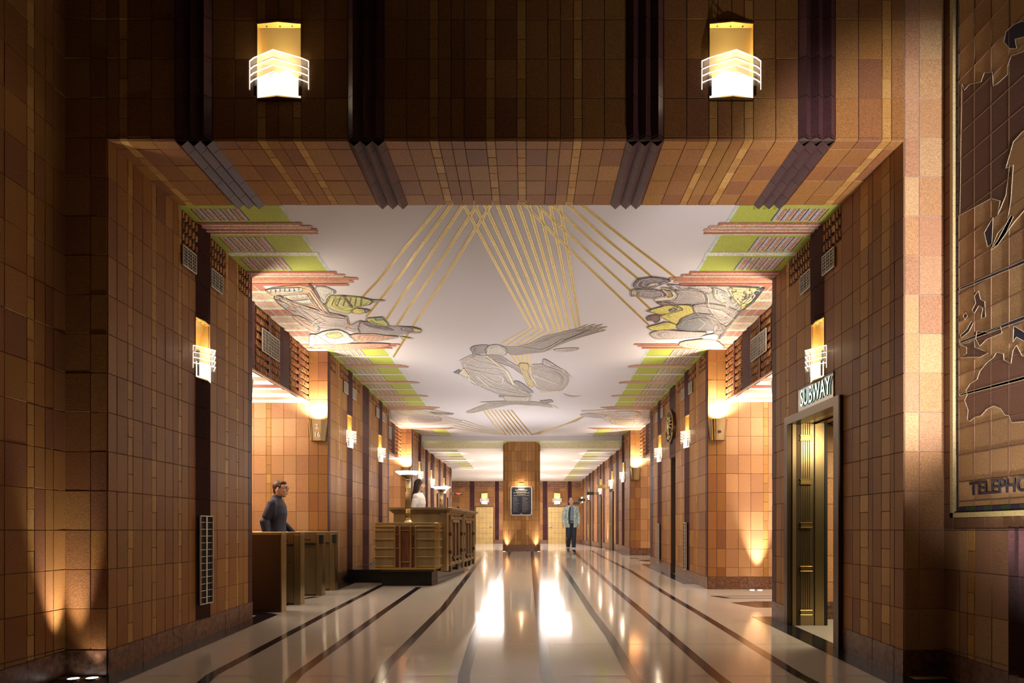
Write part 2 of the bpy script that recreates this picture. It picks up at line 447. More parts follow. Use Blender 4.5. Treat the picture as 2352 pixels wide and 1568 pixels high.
# near hall, right
O, U, N = fr_front(5.31)
wall('wall_right', O, U, N, [(XR, xp(2110), 'T'), (xp(2110), XRB, 'T')], 4.5, lambda u: fz(5.31), grout='grout_light', pal=[(.46, .28, .14), (.42, .24, .12), (.44, .26, .15), (.40, .22, .13), (.49, .32, .17)])
O, U, N = fr_right()
dR = lambda px, X=XR: X * F / (px - 1212)
DY0, DY1, DZ = 6.36, 7.64, 1.22      # subway doorway
e = [dR(p) for p in (2078, 2056, 2046, 2026, 2006, 1996, 1977, 1960)] ; e[0] = 5.31
cl = [(a, b, q) for a, b, q in zip(e, e[1:], 'TTNTTNT')] + [(e[-1], DY0, 'T'), (DY0, 6.52, 'O'), (6.52, 6.73, 'O'), (6.73, 7.01, 'F'), (7.01, 7.2, 'O'), (7.2, 7.42, 'O'), (7.42, DY1, 'O')]
cl += [(DY1, 7.72, 'N'), (7.72, 7.88, 'T'), (7.88, 8.04, 'T'), (8.04, 8.17, 'D')]
wall('wall_right', O, U, N, cl, lambda u: max(3.0, cz(u)) if u > 6.35 else 3.04, fz, orn=2.71, holes=[(DY0, DY1, -2, DZ), (6.73, 7.01, 1.49, 2.10), (6.73, 7.01, 1.23, 1.49)])
# header across the hall and its soffit
O, U, N = fr_front(5.31)
hp = [245, 274, 294, 349, 402, 489, 539, 591, 611, 640, 673, 693, 747, 799, 883, 934, 986, 1007, 1036, 1066, 1116, 1137, 1187, 1208, 1258, 1287, 1317, 1337, 1388, 1439, 1524, 1577, 1628, 1648, 1680, 1709, 1730, 1781, 1833, 1918, 1971, 2025, 2047, 2078]
hk = 'TNTTFTTNTTNTTFTTNTTTNTNTTTNTTFTTNTTNTTFTTNT'
cl = cols_px(hp, hk, xp); cl[0] = (XL, cl[0][1], 'T'); cl[-1] = (cl[-1][0], XR, 'T')
mb = wall('wall_front', O, U, N, cl, 4.5, 3.03, build=False, holes=[(xp(590), xp(694), 3.333, 3.937), (xp(1627), xp(1731), 3.333, 3.937)], pal=[tuple(.95 * x for x in p) for p in PAL])
# soffit: same columns, running away from the lens
OS = Vector((0, 0, EYE + 3.03))
wall('wall_front', OS, UX, -UZ, cl, 6.36, 5.31, V=UY, course=.245, z_off=5.18, mb=mb, build=False)
mb.box((XL, 6.355, EYE + 3.03), (XR, 6.40, EYE + 4.5), 'mortar')
mb.box((XLB, 5.33, EYE + 4.5), (XRB, 6.36, EYE + 4.55), 'mortar')
mb.box((XL - .3, 5.36, EYE + 3.04), (XL - .02, 6.36, EYE + 4.5), 'mortar')
mb.box((XR + .02, 5.36, EYE + 3.04), (XR + .3, 6.36, EYE + 4.5), 'mortar')
struct(mb.build('wall_front'))

def niche(cols, ys_, w=.30):
    out = []
    for (a, b, k) in cols:
        seg = [(min(a, b), max(a, b))]
        for y in ys_:
            l, h = y - w / 2, y + w / 2; ns = []
            for (p, q) in seg:
                if h <= p or l >= q: ns.append((p, q)); continue
                if p < l: ns.append((p, l))
                if q > h: ns.append((h, q))
            seg = ns
        out += [(p, q, k) for p, q in seg if q - p > .004]
    return out + [(y - w / 2, y + w / 2, 'F') for y in ys_]
# piers further in, both sides
SH = [(12.34, 12.62, 1.49, 2.09), (14.93, 15.2, 1.49, 2.09), (20.4, 20.7, 1.45, 2.05), (20.71, 20.95, 1.45, 2.05)]
def pier(side, y0, y1, pattern):
    O, U, N = fr_left() if side < 0 else fr_right()
    nm = 'wall_left' if side < 0 else 'wall_right'
    return wall(nm, O, U, N, cols_even(y0, y1, pattern) if isinstance(pattern, str) else pattern, lambda u: cz(u) - .002, fz, orn=2.66 - .03 * (y0 > 15), holes=SH)
def pier2(y0, y1):
    pts = [(y0, 'D'), (y0 + .12, 'O'), (11.62, 'T'), (11.78, 'N'), (11.85, 'O'), (12.05, 'O'), (12.34, 'F'), (12.62, 'O'), (12.85, 'O'), (13.0, 'N'), (13.07, 'O'), (13.3, 'T'), (13.5, 'F' ), (13.95, 'O'), (14.2, 'N'), (14.27, 'O'), (14.5, 'O'), (14.75, 'O'), (14.93, 'F'), (15.2, 'O'), (15.42, 'O'), (15.6, 'N'), (15.67, 'O'), (15.9, 'D')]
    return [(a[0], b[0], a[1]) for a, b in zip(pts, pts[1:] + [(y1, '')])]
pier(-1, 11.17, 16.07, pier2(11.17, 16.07))
O, U, N = fr_right()
wall('wall_right', O, U, N, pier2(11.1, 16.3), lambda u: cz(u) - .002, fz, orn=2.66, holes=[(13.5, 13.95, -2, 1.45)] + SH)
pier(-1, 19.26, 21.0, niche(cols_even(19.26, 21.0, 'DTNOOTOONOOT'), (20.55,)))
pier(1, 19.5, 21.0, niche(cols_even(19.5, 21.0, 'DTNOOTOONT'), (20.8,)))
# gallery beyond the cross beam
GY = {-1: (23.1, 26.6), 1: (23.6, 27.2, 32.2, 35.8)}
def gal(side, y0, y1, pattern):
    O, U, N = fr_left() if side < 0 else fr_right()
    return wall('wall_left' if side < 0 else 'wall_right', O, U, N, niche(cols_even(y0, y1, pattern), GY[side]), lambda u: interp(CEILF, u), fz, orn=2.25, holes=[(y - .16, y + .16, 1.42, 2.02) for y in GY[side]])
gal(-1, 21.0, 29.3, 'OOTFOONOOFOOTNOOFOOTNOOFOOTNOOFOO')
gal(1, 21.0, 37.6, 'OOTFOONOOFOOTNOOFOOTNOOFOOTNOOFOOTFOONOOFOOTNOOFOOTNOO')
# front-facing returns beside the side lobbies (pilaster strip + lobby back wall)
PEACH = [(.43, .235, .11), (.40, .21, .095), (.45, .26, .125), (.38, .20, .10), (.46, .25, .12)]  # peach tone: warm light on the lobby walls put into the tile colour
def returns(side, y, pil0, pil1, far, ztop):
    O, U, N = fr_front(y); nm = 'wall_left' if side < 0 else 'wall_right'
    m_ = (pil0 + pil1) / 2
    mb = wall(nm, O, U, N, [(pil0, m_, 'T'), (m_, pil1, 'T')], cz(y) - .002, lambda u: fz(y), build=False)
    s = pil0 if side < 0 else pil1
    pat = 'TTNTTT' * 4
    wall(nm, O, U, N, cols_even(min(s, far), max(s, far), pat if side < 0 else pat[::-1]), ztop, lambda u: fz(y), build=False, mb=mb, pal=PEACH, grout='grout_tan')
    struct(mb.build(nm))
returns(-1, 11.17, -3.58, XL, -8.0, 2.08)
returns(1, 11.1, XR, 3.22, 7.6, 2.08)
returns(-1, 19.26, -3.58, XL, -8.0, 2.0)
returns(1, 19.5, XR, 3.22, 7.6, 2.0)
# walls closing the side lobbies (faces turned away from the lens and ends)
def plain(nm, O, U, N, u0, u1, top, n=8):
    return wall(nm, O, U, N, cols_even(u0, u1, ('TTNTT' * n)), top, fz if U is UY else (lambda u: fz(O.y)), pal=PEACH)
plain('wall_left', *fr_back(8.09), -8.0, XL, 3.0, 4)
plain('wall_right', *fr_back(8.17), XR, 7.6, 3.0, 4)
plain('wall_left', *fr_back(16.07), -8.0, XL, 2.8, 4)
plain('wall_right', *fr_back(16.3), XR, 7.6, 2.8, 4)
plain('wall_left', *fr_left(-8.0), 8.09, 11.17, 2.08, 3)
plain('wall_right', *fr_right(7.6), 8.17, 11.1, 2.08, 3)
plain('wall_left', *fr_left(-8.0), 16.07, 19.26, 2.0, 3)
plain('wall_right', *fr_right(7.6), 16.3, 19.5, 2.0, 3)
# spandrels over the lobby openings
def spandrel(side, y0, y1, zb):
    O, U, N = fr_left(XLB) if side < 0 else fr_right(XRB)
    mb = MB(); L = y1 - y0
    f = lambda t: y0 + L * t
    z1 = lambda u: cz(u)
    cut = [0, .14, .30, .43, .455, .58, .72, .83, .855, 1.0]; kd = 'OFOBOFOBO'
    for a, b, q in zip(cut, cut[1:], kd):
        u0, u1 = f(a), f(b); t = min(cz(u0), cz(u1))
        mb.poly([O + U * u0 + UZ * zb, O + U * u1 + UZ * zb, O + U * u1 + UZ * (t + .05), O + U * u0 + UZ * (t + .05)], 'mortar')
        if q == 'O': ornament(mb, O, U, UZ, N, u0, u1, zb + .02, t, 8)
        elif q == 'F': flute(mb, O, U, UZ, N, u0, u1, zb + .02, t, n=2, dep=.04)
        else: mb.obox(O, U, UZ, N, u0, u1, zb + .02, t, 0, .03, 'tile_smooth', (.13, .045, .035))
    mb.obox(O, U, UZ, N, y0, y1, zb - .0, zb + .02, -.02, .035, 'tile_smooth', (.35, .22, .15))
    struct(mb.build('wall_left' if side < 0 else 'wall_right'))
spandrel(-1, 8.09, 11.17, 2.08); spandrel(1, 8.17, 11.1, 2.08)
spandrel(-1, 16.07, 19.26, 2.0); spandrel(1, 16.3, 19.5, 2.0)
# end wall with two doors
O, U, N = fr_front(37.6)
xe = lambda px: (px - 1212) * 37.6 / F
ep = [960, 1000, 1040, 1055, 1068, 1079, 1090, 1092, 1105, 1120, 1134, 1137, 1146, 1155, 1180, 1212, 1240, 1246.6, 1257, 1258, 1272, 1286, 1300, 1304, 1313, 1324, 1335.5]
ek = 'TTOOTFToooToFoooTToFoooooFoo'.replace('o', 'O')[:len(ep) - 1]
ek = ''.join('F' if (a, b) in ((1079, 1090), (1137, 1146), (1246.6, 1257), (1304, 1313)) else 'O' for a, b in zip(ep, ep[1:]))
DOORS = [(xe(1092), xe(1134)), (xe(1258), xe(1300))]
wall('wall_back', O, U, N, cols_px(ep, ek, xe), 2.69, lambda u: fz(37.6), orn=2.32, holes=[(DOORS[0][0], DOORS[0][1], -2, 1.30), (DOORS[1][0], DOORS[1][1], -2, 1.30)])
for n_, (a, b) in enumerate(DOORS):
    mb = MB(); fl = fz(37.5)
    mb.box((a + .02, 37.62, EYE + fl), (b - .02, 37.68, EYE + 1.28), 'door_gold')
    for i in range(1, 5):
        x = a + (b - a) * i / 5; mb.box((x - .006, 37.612, EYE + fl), (x + .006, 37.622, EYE + 1.28), 'door_line')
    for i in range(1, 7):
        z = EYE + fl + 2.0 * i / 7; mb.box((a + .02, 37.612, z - .005), (b - .02, 37.622, z + .005), 'door_line')
    d = struct(mb.build('door_%d' % (n_ + 1)))
    mb = MB(); mb.box((a - .01, 37.56, EYE + 1.28), (b + .01, 37.64, EYE + 1.32), 'bronze_dark'); mb.box((a - .02, 37.58, EYE + fl), (a + .02, 37.66, EYE + 1.30), 'bronze_dark'); mb.box((b - .02, 37.58, EYE + fl), (b + .02, 37.66, EYE + 1.30), 'bronze_dark')
    mb.build('door_frame', d)
    mb = MB(); hx = b - .1 if n_ == 0 else a + .1; s = -1 if n_ == 0 else 1
    mb.tube([(hx, 37.6, EYE + .2), (hx, 37.54, EYE + .2), (hx + s * .12, 37.54, EYE + .2)], .018, 'silver'); mb.tube([(hx, 37.615, EYE + .2), (hx, 37.595, EYE + .2)], .045, 'silver', n=14)
    mb.build('door_handle', d)

# ------------------------------------------------------------------ floor
mb = MB()
ys = [-1.0, 0, 2.5, 4.0, 5.31, 7, 8.6, 10.2, 11.64, 14, 16.8, 19, 20, 21.1, 29, 37.9]
def fq(x0, x1, m, lift, y0=None, y1=None):
    yy = [y for y in ys if (y0 is None or y > y0) and (y1 is None or y < y1)]
    if y0 is not None: yy = [y0] + yy
    if y1 is not None: yy = yy + [y1]
    for a, b in zip(yy, yy[1:]):
        mb.poly([V3(x0, a, fz(a) + lift), V3(x1, a, fz(a) + lift), V3(x1, b, fz(b) + lift), V3(x0, b, fz(b) + lift)], m)
fq(-8.3, 8.0, 'terrazzo', 0)
def strip(pts, wid, m='inlay', lift=.0012):
    P = [on_floor(*p) for p in pts]; Q = []
    for (a, b) in zip(P, P[1:]):         # cut at floor bends so the strip lies on the floor
        Q.append(a)
        for y in sorted([y for y, _ in FLOOR if min(a.y, b.y) < y < max(a.y, b.y)], reverse=a.y > b.y):
            t = (y - a.y) / (b.y - a.y); p = a.lerp(b, t); p.z = fz(p.y) + EYE; Q.append(p)
    Q.append(P[-1])
    for a, b in zip(Q, Q[1:]):
        h = wid / 2
        mb.poly([a + Vector((-h, 0, lift)), a + Vector((h, 0, lift)), b + Vector((h, 0, lift)), b + Vector((-h, 0, lift))], m)
S = [[(452, 1580), (486, 1550), (878, 1343)], [(655, 1580), (683.7, 1548), (962, 1348)],
     [(857, 1580), (885.6, 1531), (1019.6, 1395), (1070.6, 1327), (1109, 1276), (1125, 1263)],
     [(1064.5, 1580), (1066, 1550), (1089.7, 1463), (1128, 1374), (1155.6, 1306), (1171, 1266)],
     [(1268, 1580), (1254, 1550), (1247, 1480), (1237, 1395), (1228.7, 1331), (1222, 1266)],
     [(1474, 1580), (1452, 1550), (1401, 1461), (1358, 1403.6), (1320, 1344), (1286, 1293), (1268, 1266)],
     [(1683, 1580), (1643, 1550), (1532.7, 1454.6), (1426, 1363), (1362.6, 1306), (1316, 1265)],
     [(1893, 1580), (1834.5, 1550), (1681.5, 1454.6), (1532.7, 1365), (1447.6, 1310), (1354, 1264)]]
for s_ in S: strip(s_, .092)
for y in (5.31, 6.55, 8.6, 10.2):
    mb.poly([V3(XL, y - .003, fz(y) + .0008), V3(XR, y - .003, fz(y) + .0008), V3(XR, y + .003, fz(y) + .0008), V3(XL, y + .003, fz(y) + .0008)], 'floor_joint')
for px in (1990,): strip([(2045, 1568), (1847, 1467), (1640, 1362)], .004, 'floor_joint', .001)
fq(XL - .02, XL + .215, 'border_stone', .0016, 5.2, 8.35); fq(XLB - .02, XL + .215, 'border_stone', .0016, 4.0, 5.2)
fq(XR - .24, XR + .02, 'border_stone', .0016, 5.2, 8.2); fq(XR - .24, XRB + .02, 'border_stone', .0016, 3.4, 5.2)
mb.poly([V3(XL + .1, 8.3, fz(8.3) + .002), V3(XL + .215, 8.35, fz(8.35) + .002), V3(XL - .6, 9.0, fz(9.0) + .002), V3(XL - .6, 8.3, fz(8.3) + .002)], 'border_stone')
fq(XL - .02, XL + .22, 'border_stone', .0016, 11.0, 16.2); fq(XR - .22, XR + .02, 'border_stone', .0016, 11.9, 16.4)
fq(XL - .02, XL + .2, 'border_stone', .0016, 19.2, 29.3); fq(XR - .2, XR + .02, 'border_stone', .0016, 19.4, 37.5)
# inlays of the side lobby floors
for sx, y0 in ((1, 8.2), (1, 16.4), (-1, 8.1), (-1, 16.2)):
    X = XR if sx > 0 else XL
    f_ = lambda x, y: V3(x, y, fz(y) + .0016)
    a, b = y0 + 2.0, y0 + 1.72
    mb.poly([f_(X - sx * .22, a), f_(X + sx * 3.5, a), f_(X + sx * 3.5, a - .035), f_(X - sx * .1, a - .035)], 'inlay')
    mb.poly([f_(X - sx * .22, a), f_(X - sx * .1, a), f_(X + sx * .06, b), f_(X - sx * .06, b)], 'inlay')
    mb.poly([f_(X - sx * .06, b), f_(X + sx * 3.5, b), f_(X + sx * 3.5, b + .035), f_(X - sx * .02, b + .035)], 'inlay')
    mb.poly([f_(X - sx * .12, y0 + 1.25), f_(X + sx * .25, y0 + 1.38), f_(X + sx * 3.5, y0 + 1.38), f_(X + sx * 3.5, y0 + .75), f_(X + sx * .06, y0 + .75)], 'inlay')
floor = struct(mb.build('floor'))

# ------------------------------------------------------------------ ceiling
mb = MB()
for (a, za), (b, zb) in zip(CEIL, CEIL[1:]):
    mb.poly([V3(-3.75, a, za), V3(3.4, a, za), V3(3.4, b, zb), V3(-3.75, b, zb)], 'plaster')
# cross beam, then the lower gallery ceiling
mb.poly([V3(-3.75, 21.0, 2.89), V3(3.4, 21.0, 2.89), V3(3.4, 21.0, 2.745), V3(-3.75, 21.0, 2.745)], 'plaster')
mb.poly([V3(-3.75, 21.0, 2.745), V3(3.4, 21.0, 2.745), V3(3.4, 21.25, 2.70), V3(-3.75, 21.25, 2.70)], 'mosaic', (.42, .44, .16))
mb.poly([V3(-3.75, 21.25, 2.70), V3(3.4, 21.25, 2.70), V3(3.4, 21.5, 2.57), V3(-3.75, 21.5, 2.57)], 'mosaic', (.55, .53, .36))
mb.poly([V3(-8.3, 21.5, 2.57), V3(3.4, 21.5, 2.57), V3(3.4, 37.6, 2.69), V3(-8.3, 37.6, 2.69)], 'plaster_side')
ceil = struct(mb.build('ceiling'))
mb = MB()
for (x0, x1, a, b, z) in ((-8.2, XLB, 8.0, 11.2, 2.08), (XRB, 7.8, 8.1, 11.15, 2.08), (-8.2, XLB, 16.0, 19.3, 2.0), (XRB, 7.8, 16.2, 19.55, 2.0)):
    mb.poly([V3(x0, a, z), V3(x1, a, z), V3(x1, b, z), V3(x0, b, z)], 'plaster_side')
    for t0, t1, c in ((.06, .16, (.45, .2, .11)), (.24, .27, (.5, .36, .2)), (.40, .47, (.5, .3, .18)), (.55, .62, (.30, .10, .06)), (.66, .74, (.56, .44, .3)), (.84, .90, (.52, .38, .25))):
        mb.poly([V3(x0, a + (b - a) * t0, z - .002), V3(x1, a + (b - a) * t0, z - .002), V3(x1, a + (b - a) * t1, z - .002), V3(x0, a + (b - a) * t1, z - .002)], 'mosaic', c)
struct(mb.build('ceiling'))

# mosaics on the ceiling (thin inlays, parts of the ceiling)
def cpt(x, y, off): return V3(x, y, cz(y) - off)
def csub(mb, x0, x1, y0, y1, m, col, off):
    yy = [y0] + [y for y, _ in CEIL if y0 < y < y1] + [y1]
    for a, b in zip(yy, yy[1:]):
        mb.poly([cpt(x0, a, off), cpt(x1, a, off), cpt(x1, b, off), cpt(x0, b, off)], m, col)
def border(side, y0, y1, bands):
    """green fields, brick hatching and brown ribs along one side of the ceiling."""
    X = XL if side < 0 else XR; s = 1 if side < 0 else -1
    mb = MB(); W_ = .95
    def rect(a0, a1, y0, y1, m, c=(.5, .5, .5), off=.002):
        x0, x1 = X + s * a0, X + s * a1; csub(mb, min(x0, x1), max(x0, x1), y0, y1, m, c, off)
    rect(0, W_, y0, y1, 'paint_green'); rect(W_, W_ + .035, y0, y1, 'mosaic', (.45, .58, .56), .0025)
    for (a, b, kd) in bands:
        if kd == 'G':
            for r in range(5):
                p = .10 + r * .092
                rect(p, p + .080, a + .05, b - .03, 'mosaic', (.62, .44, .33), .003)
                rect(p + .058, p + .080, a + .05, b - .03, 'mosaic', (.34, .40, .52), .0034)
                rect(p - .012, p, a + .05, b - .03, 'mosaic', (.05, .04, .06), .0034)
                n = max(3, int((b - a) / .032))
                for k in range(n):
                    yy = a + .055 + (b - a - .09) * k / n
                    rect(p + .012, p + .050, yy, yy + .011, 'mosaic', (.13, .05, .045), .0038)
            rect(.10 + 5 * .092 - .012, .10 + 5 * .092, a + .05, b - .03, 'mosaic', (.05, .04, .06), .0034)
        elif kd == 'L':
            rect(.0, W_ + .05, a, b, 'mosaic', (.62, .66, .62), .004)
        elif kd == 'R':
            n = 4; h = (b - a) / n
            for k in range(n):
                ext = W_ + .10 + (.05 if k in (1, 2) else 0) + .03 * k
                rect(.0, ext, a + h * k, a + h * (k + .72), 'mosaic', random.choice([(.36, .14, .10), (.42, .20, .14), (.33, .11, .08), (.46, .26, .19)]), .006)
                rect(.0, ext - .03, a + h * (k + .72), a + h * (k + 1), 'mosaic', (.62, .60, .50), .0055)
    return mb.build('mosaic_border', ceil)
near = [(6.38, 6.70, 'G'), (6.70, 6.97, 'R'), (6.97, 7.39, 'G'), (7.39, 7.48, 'L'), (7.48, 7.90, 'G'), (7.90, 8.24, 'R')]
mid = []
y = 11.03
for k in range(4):
    mid += [(y, y + .44, 'G'), (y + .44, y + .50, 'L'), (y + .50, y + .98, 'G'), (y + .98, y + 1.18, 'R')]; y += 1.2
far = [(19.3, 19.75, 'G'), (19.75, 19.83, 'L'), (19.83, 20.3, 'G'), (20.3, 20.5, 'R'), (20.5, 20.95, 'G')]
for s in (-1, 1):
    border(s, 6.37, 8.24, near); border(s, 11.03, 15.85, mid); border(s, 19.3, 20.98, far)
# narrow borders over the set-back bays
for s, X in ((-1, XLB), (1, XRB)):
    for (a, b) in ((8.24, 11.03), (15.85, 19.3)):
        mb = MB(); n = 9
        for k in range(n):
            y0, y1 = a + (b - a) * k / n, a + (b - a) * (k + 1) / n
            for j in range(3):
                x0 = X - s * (.02 + j * .12); x1 = x0 - s * .10
                c = [(.60, .50, .38), (.56, .42, .30), (.62, .54, .36)][j] if k % 3 else (.40, .18, .13)
                csub(mb, min(x0, x1), max(x0, x1), y0 + .02, y1 - .02, 'mosaic', c, .003)
            csub(mb, min(X, X - s * .42), max(X, X - s * .42), y1 - .02, y1 + .02, 'mosaic', (.45, .58, .56), .0035)
            for q in range(5):
                yy = y0 + .04 + (y1 - y0 - .08) * q / 5
                csub(mb, min(X - s * .04, X - s * .34), max(X - s * .04, X - s * .34), yy, yy + .012, 'mosaic', (.22, .11, .08), .0045)
        mb.build('mosaic_border', ceil)
        mb = MB()
        for (y0, y1) in ((a - .16, a + .12), (b - .28, b + .02)):
            for q in range(3):
                h = (y1 - y0) / 3
                x1 = (XL + 1.25 - .08 * q) if s < 0 else (XR - 1.25 + .08 * q)
                csub(mb, min(X, x1), max(X, x1), y0 + h * q, y0 + h * (q + .8), 'mosaic', [(.38, .17, .12), (.45, .25, .18), (.34, .13, .10)][q], .0065)
        mb.build('mosaic_rib', ceil)
# gold rays
def ray(pts, wid=.034):
    mb = MB(); P = [on_ceil(*p, .0032) for p in pts]
    Q = []
    for a, b in zip(P, P[1:]):
        Q.append(a)
        for y in sorted([y for y, _ in CEIL if min(a.y, b.y) < y < max(a.y, b.y)], reverse=a.y > b.y):
            t = (y - a.y) / (b.y - a.y); p = a.lerp(b, t); p.z = cz(y) + EYE - .0032; Q.append(p)
    Q.append(P[-1])
    for a, b in zip(Q, Q[1:]):
        d = (b - a); nrm = Vector((-d.y, d.x, 0)).normalized() * wid / 2
        mb.poly([a - nrm, a + nrm, b + nrm, b - nrm], 'gold_leaf')
        for k in (-.30, .30):
            q = nrm * k
            mb.poly([a + q - nrm * .14 - Vector((0, 0, .0006)), a + q + nrm * .14 - Vector((0, 0, .0006)), b + q + nrm * .14 - Vector((0, 0, .0006)), b + q - nrm * .14 - Vector((0, 0, .0006))], 'mosaic', (.20, .13, .04))
    return mb.build('gold_ray', ceil)
RAYS = [[(1020, 460), (954, 540), (872, 640), (832, 682)], [(1043, 460), (985, 540), (912, 640), (841, 727)], [(1071, 460), (1017.6, 540), (951, 640), (883, 738)],
        [(1102, 460), (1050, 540), (984.6, 640), (905.6, 755)], [(1133, 460), (1083, 540), (1020.7, 640), (945.7, 752), (903, 820)],
        [(1322, 460), (1424, 540), (1575, 655)], [(1293, 460), (1383, 540), (1498, 636)], [(1257, 460), (1345, 540), (1467, 641)], [(1222, 460), (1310, 540), (1494, 709)], [(1196, 460), (1275, 540), (1490, 746)]]
tp = [1060.6, 1084.7, 1109, 1138, 1162, 1188, 1212, 1234.5, 1262, 1284.5]
md = [1158, 1176, 1192.6, 1213, 1231, 1248.7, 1263, 1279, 1297, 1314]
bt = [(1219, 751), (1231, 752), (1246, 755), (1260, 757), (1275.5, 760), (1287, 762.5), (1297, 760), (1308.7, 757), (1322.7, 752), (1331.6, 750)]
for a, b, c in zip(tp, md, bt): RAYS.append([(a, 460), (b, 640), c])
for a, c in zip(bt[:5], ((1152, 788), (1163, 794), (1178.6, 797), (1191, 799), (1204, 801))): RAYS.append([a, c])
for k in range(5): RAYS.append([(1172 + 11 * k, 815 - k), (1193 + 6 * k, 842), (1200 + 4 * k, 857)])
for k in range(8): RAYS.append([(1110 + 9.2 * k, 941), (1153 + 10 * k, 999)])
for k in range(5): RAYS.append([(1032 + 8 * k, 964 + 4 * (4 - k)), (1140 + 6 * k, 998 + .2 * k)])
for k in range(5): RAYS.append([(1352 - 6 * k, 950 + 4 * k), (1240 - 6 * k, 998)])
for r in RAYS: ray(r)
# figures: flat shapes of small glass pieces
def fig(name, shapes, lines, sc, ox, oy, base=.004, edge=None):
    mb = MB(); off = base; lines = list(lines)
    def soft(P):              # one corner-cutting pass: drawn curves instead of straight cuts
        out = []
        for k in range(len(P)):
            a, b = P[k], P[(k + 1) % len(P)]
            out += [(a[0] * .8 + b[0] * .2, a[1] * .8 + b[1] * .2), (a[0] * .2 + b[0] * .8, a[1] * .2 + b[1] * .8)]
        return out
    shapes = [(soft(p) if len(p) > 4 else p, c) for p, c in shapes]
    for q, (pts, c) in enumerate(shapes):
        gx = sum(p[0] for p in pts) / len(pts); gy = sum(p[1] for p in pts) / len(pts); ex = max(p[0] for p in pts) - min(p[0] for p in pts)
        n = len(pts)
        def ring(f, a=0, b=n): return [(gx + (pts[k % n][0] - gx) * f, gy + (pts[k % n][1] - gy) * f) for k in range(a, b + 1)]
        lite = tuple(min(.75, 1.5 * x + .10) for x in c)
        lines.append((ring(1.0), edge if (edge and ex > 300) else tuple(.28 * x for x in c), .013))
        if ex > 90:
            o = (q * 3) % n
            lines.append((ring(.78, o, o + int(n * .55)), lite, .011)); lines.append((ring(.62, o + 2, o + int(n * .45)), tuple(.4 * x for x in c), .010))
        if ex > 200:
            lines.append((ring(.88, o + n // 2, o + n // 2 + int(n * .4)), lite, .010)); lines.append((ring(.45, o, o + int(n * .5)), lite, .010))
    for pts, c in shapes:
        mb.poly([on_ceil(ox + p[0] / sc, oy + p[1] / sc, off) for p in pts], 'mosaic', c); off += .0004
    for pts, c, wd in lines:
        P = [on_ceil(ox + p[0] / sc, oy + p[1] / sc, off + .0006) for p in pts]
        for a, b in zip(P, P[1:]):
            d = b - a; n_ = Vector((-d.y, d.x, 0))
            if n_.length < 1e-5: continue
            n_ = n_.normalized() * wd / 2
            mb.poly([a - n_, a + n_, b + n_, b - n_], 'mosaic', c)
    return mb.build(name, ceil)
GR, GR2, DK, YE, TE, BR, CR, YG = (.30, .29, .31), (.22, .21, .25), (.055, .04, .045), (.56, .52, .14), (.50, .60, .60), (.36, .20, .14), (.66, .62, .52), (.40, .45, .16)
shapes = [([(165, 80), (560, 35), (690, 230), (760, 330), (640, 250), (420, 190), (250, 140)], (.46, .36, .26)),
          ([(600, 60), (700, 62), (800, 110), (720, 140), (690, 230), (640, 150)], (.42, .47, .46)),
          ([(180, 95), (240, 80), (470, 68), (505, 80), (500, 100), (450, 110), (230, 112)], TE), ([(330, 140), (540, 125), (552, 150), (350, 165)], TE),
          ([(420, 185), (580, 170), (600, 200), (470, 215)], TE),
          ([(690, 230), (720, 140), (850, 138), (1000, 152), (1080, 172), (1110, 185), (1080, 212), (960, 240), (900, 300), (800, 280)], YG),
          ([(1100, 175), (1215, 181), (1105, 198)], GR),
          ([(250, 150), (300, 135), (420, 190), (700, 300), (880, 318), (900, 400), (1000, 352), (1240, 405), (1400, 405), (1460, 430), (1400, 468), (1200, 485), (1000, 470), (880, 430), (700, 420), (560, 400), (420, 300), (300, 210)], GR),
          ([(290, 150), (420, 200), (640, 270), (860, 310), (870, 340), (700, 320), (480, 250), (330, 195)], (.40, .36, .33)),
          ([(980, 352), (1100, 380), (1240, 415), (1300, 440), (1180, 430), (1060, 400)], (.16, .12, .15)),
          ([(1340, 410), (1450, 405), (1525, 432), (1515, 458), (1440, 462), (1360, 440)], (.24, .20, .24)),
          ([(1450, 415), (1520, 428), (1515, 450), (1455, 446)], YE),
          ([(915, 268), (960, 246), (1030, 253), (1045, 275), (1000, 297), (940, 292)], YE), ([(1035, 252), (1085, 264), (1042, 287)], GR2),
          ([(1030, 335), (1190, 322), (1200, 345), (1235, 378), (1240, 405), (1100, 380)], YG), ([(1120, 328), (1190, 322), (1200, 345), (1130, 350)], (.20, .30, .26)),
          ([(400, 310), (480, 308), (600, 388), (655, 440), (610, 455), (520, 410)], (.46, .32, .24)), ([(470, 312), (600, 388), (655, 440), (640, 400), (540, 340)], (.14, .28, .36)),
          ([(590, 485), (700, 440), (820, 430), (900, 470), (970, 530), (800, 565), (640, 545)], TE), ([(700, 460), (800, 445), (860, 480), (800, 505), (720, 500)], YE),
          ([(560, 470), (620, 470), (720, 540), (800, 575), (560, 590)], (.62, .58, .56)), ([(560, 560), (800, 550), (1240, 545), (1250, 575), (1000, 600), (720, 605)], (.44, .25, .19)),
          ([(900, 470), (1100, 462), (1240, 482), (1350, 490), (1200, 520), (1000, 545), (940, 520)], (.44, .30, .24)), ([(1340, 488), (1458, 508), (1360, 508)], YE)]
random.seed(3)
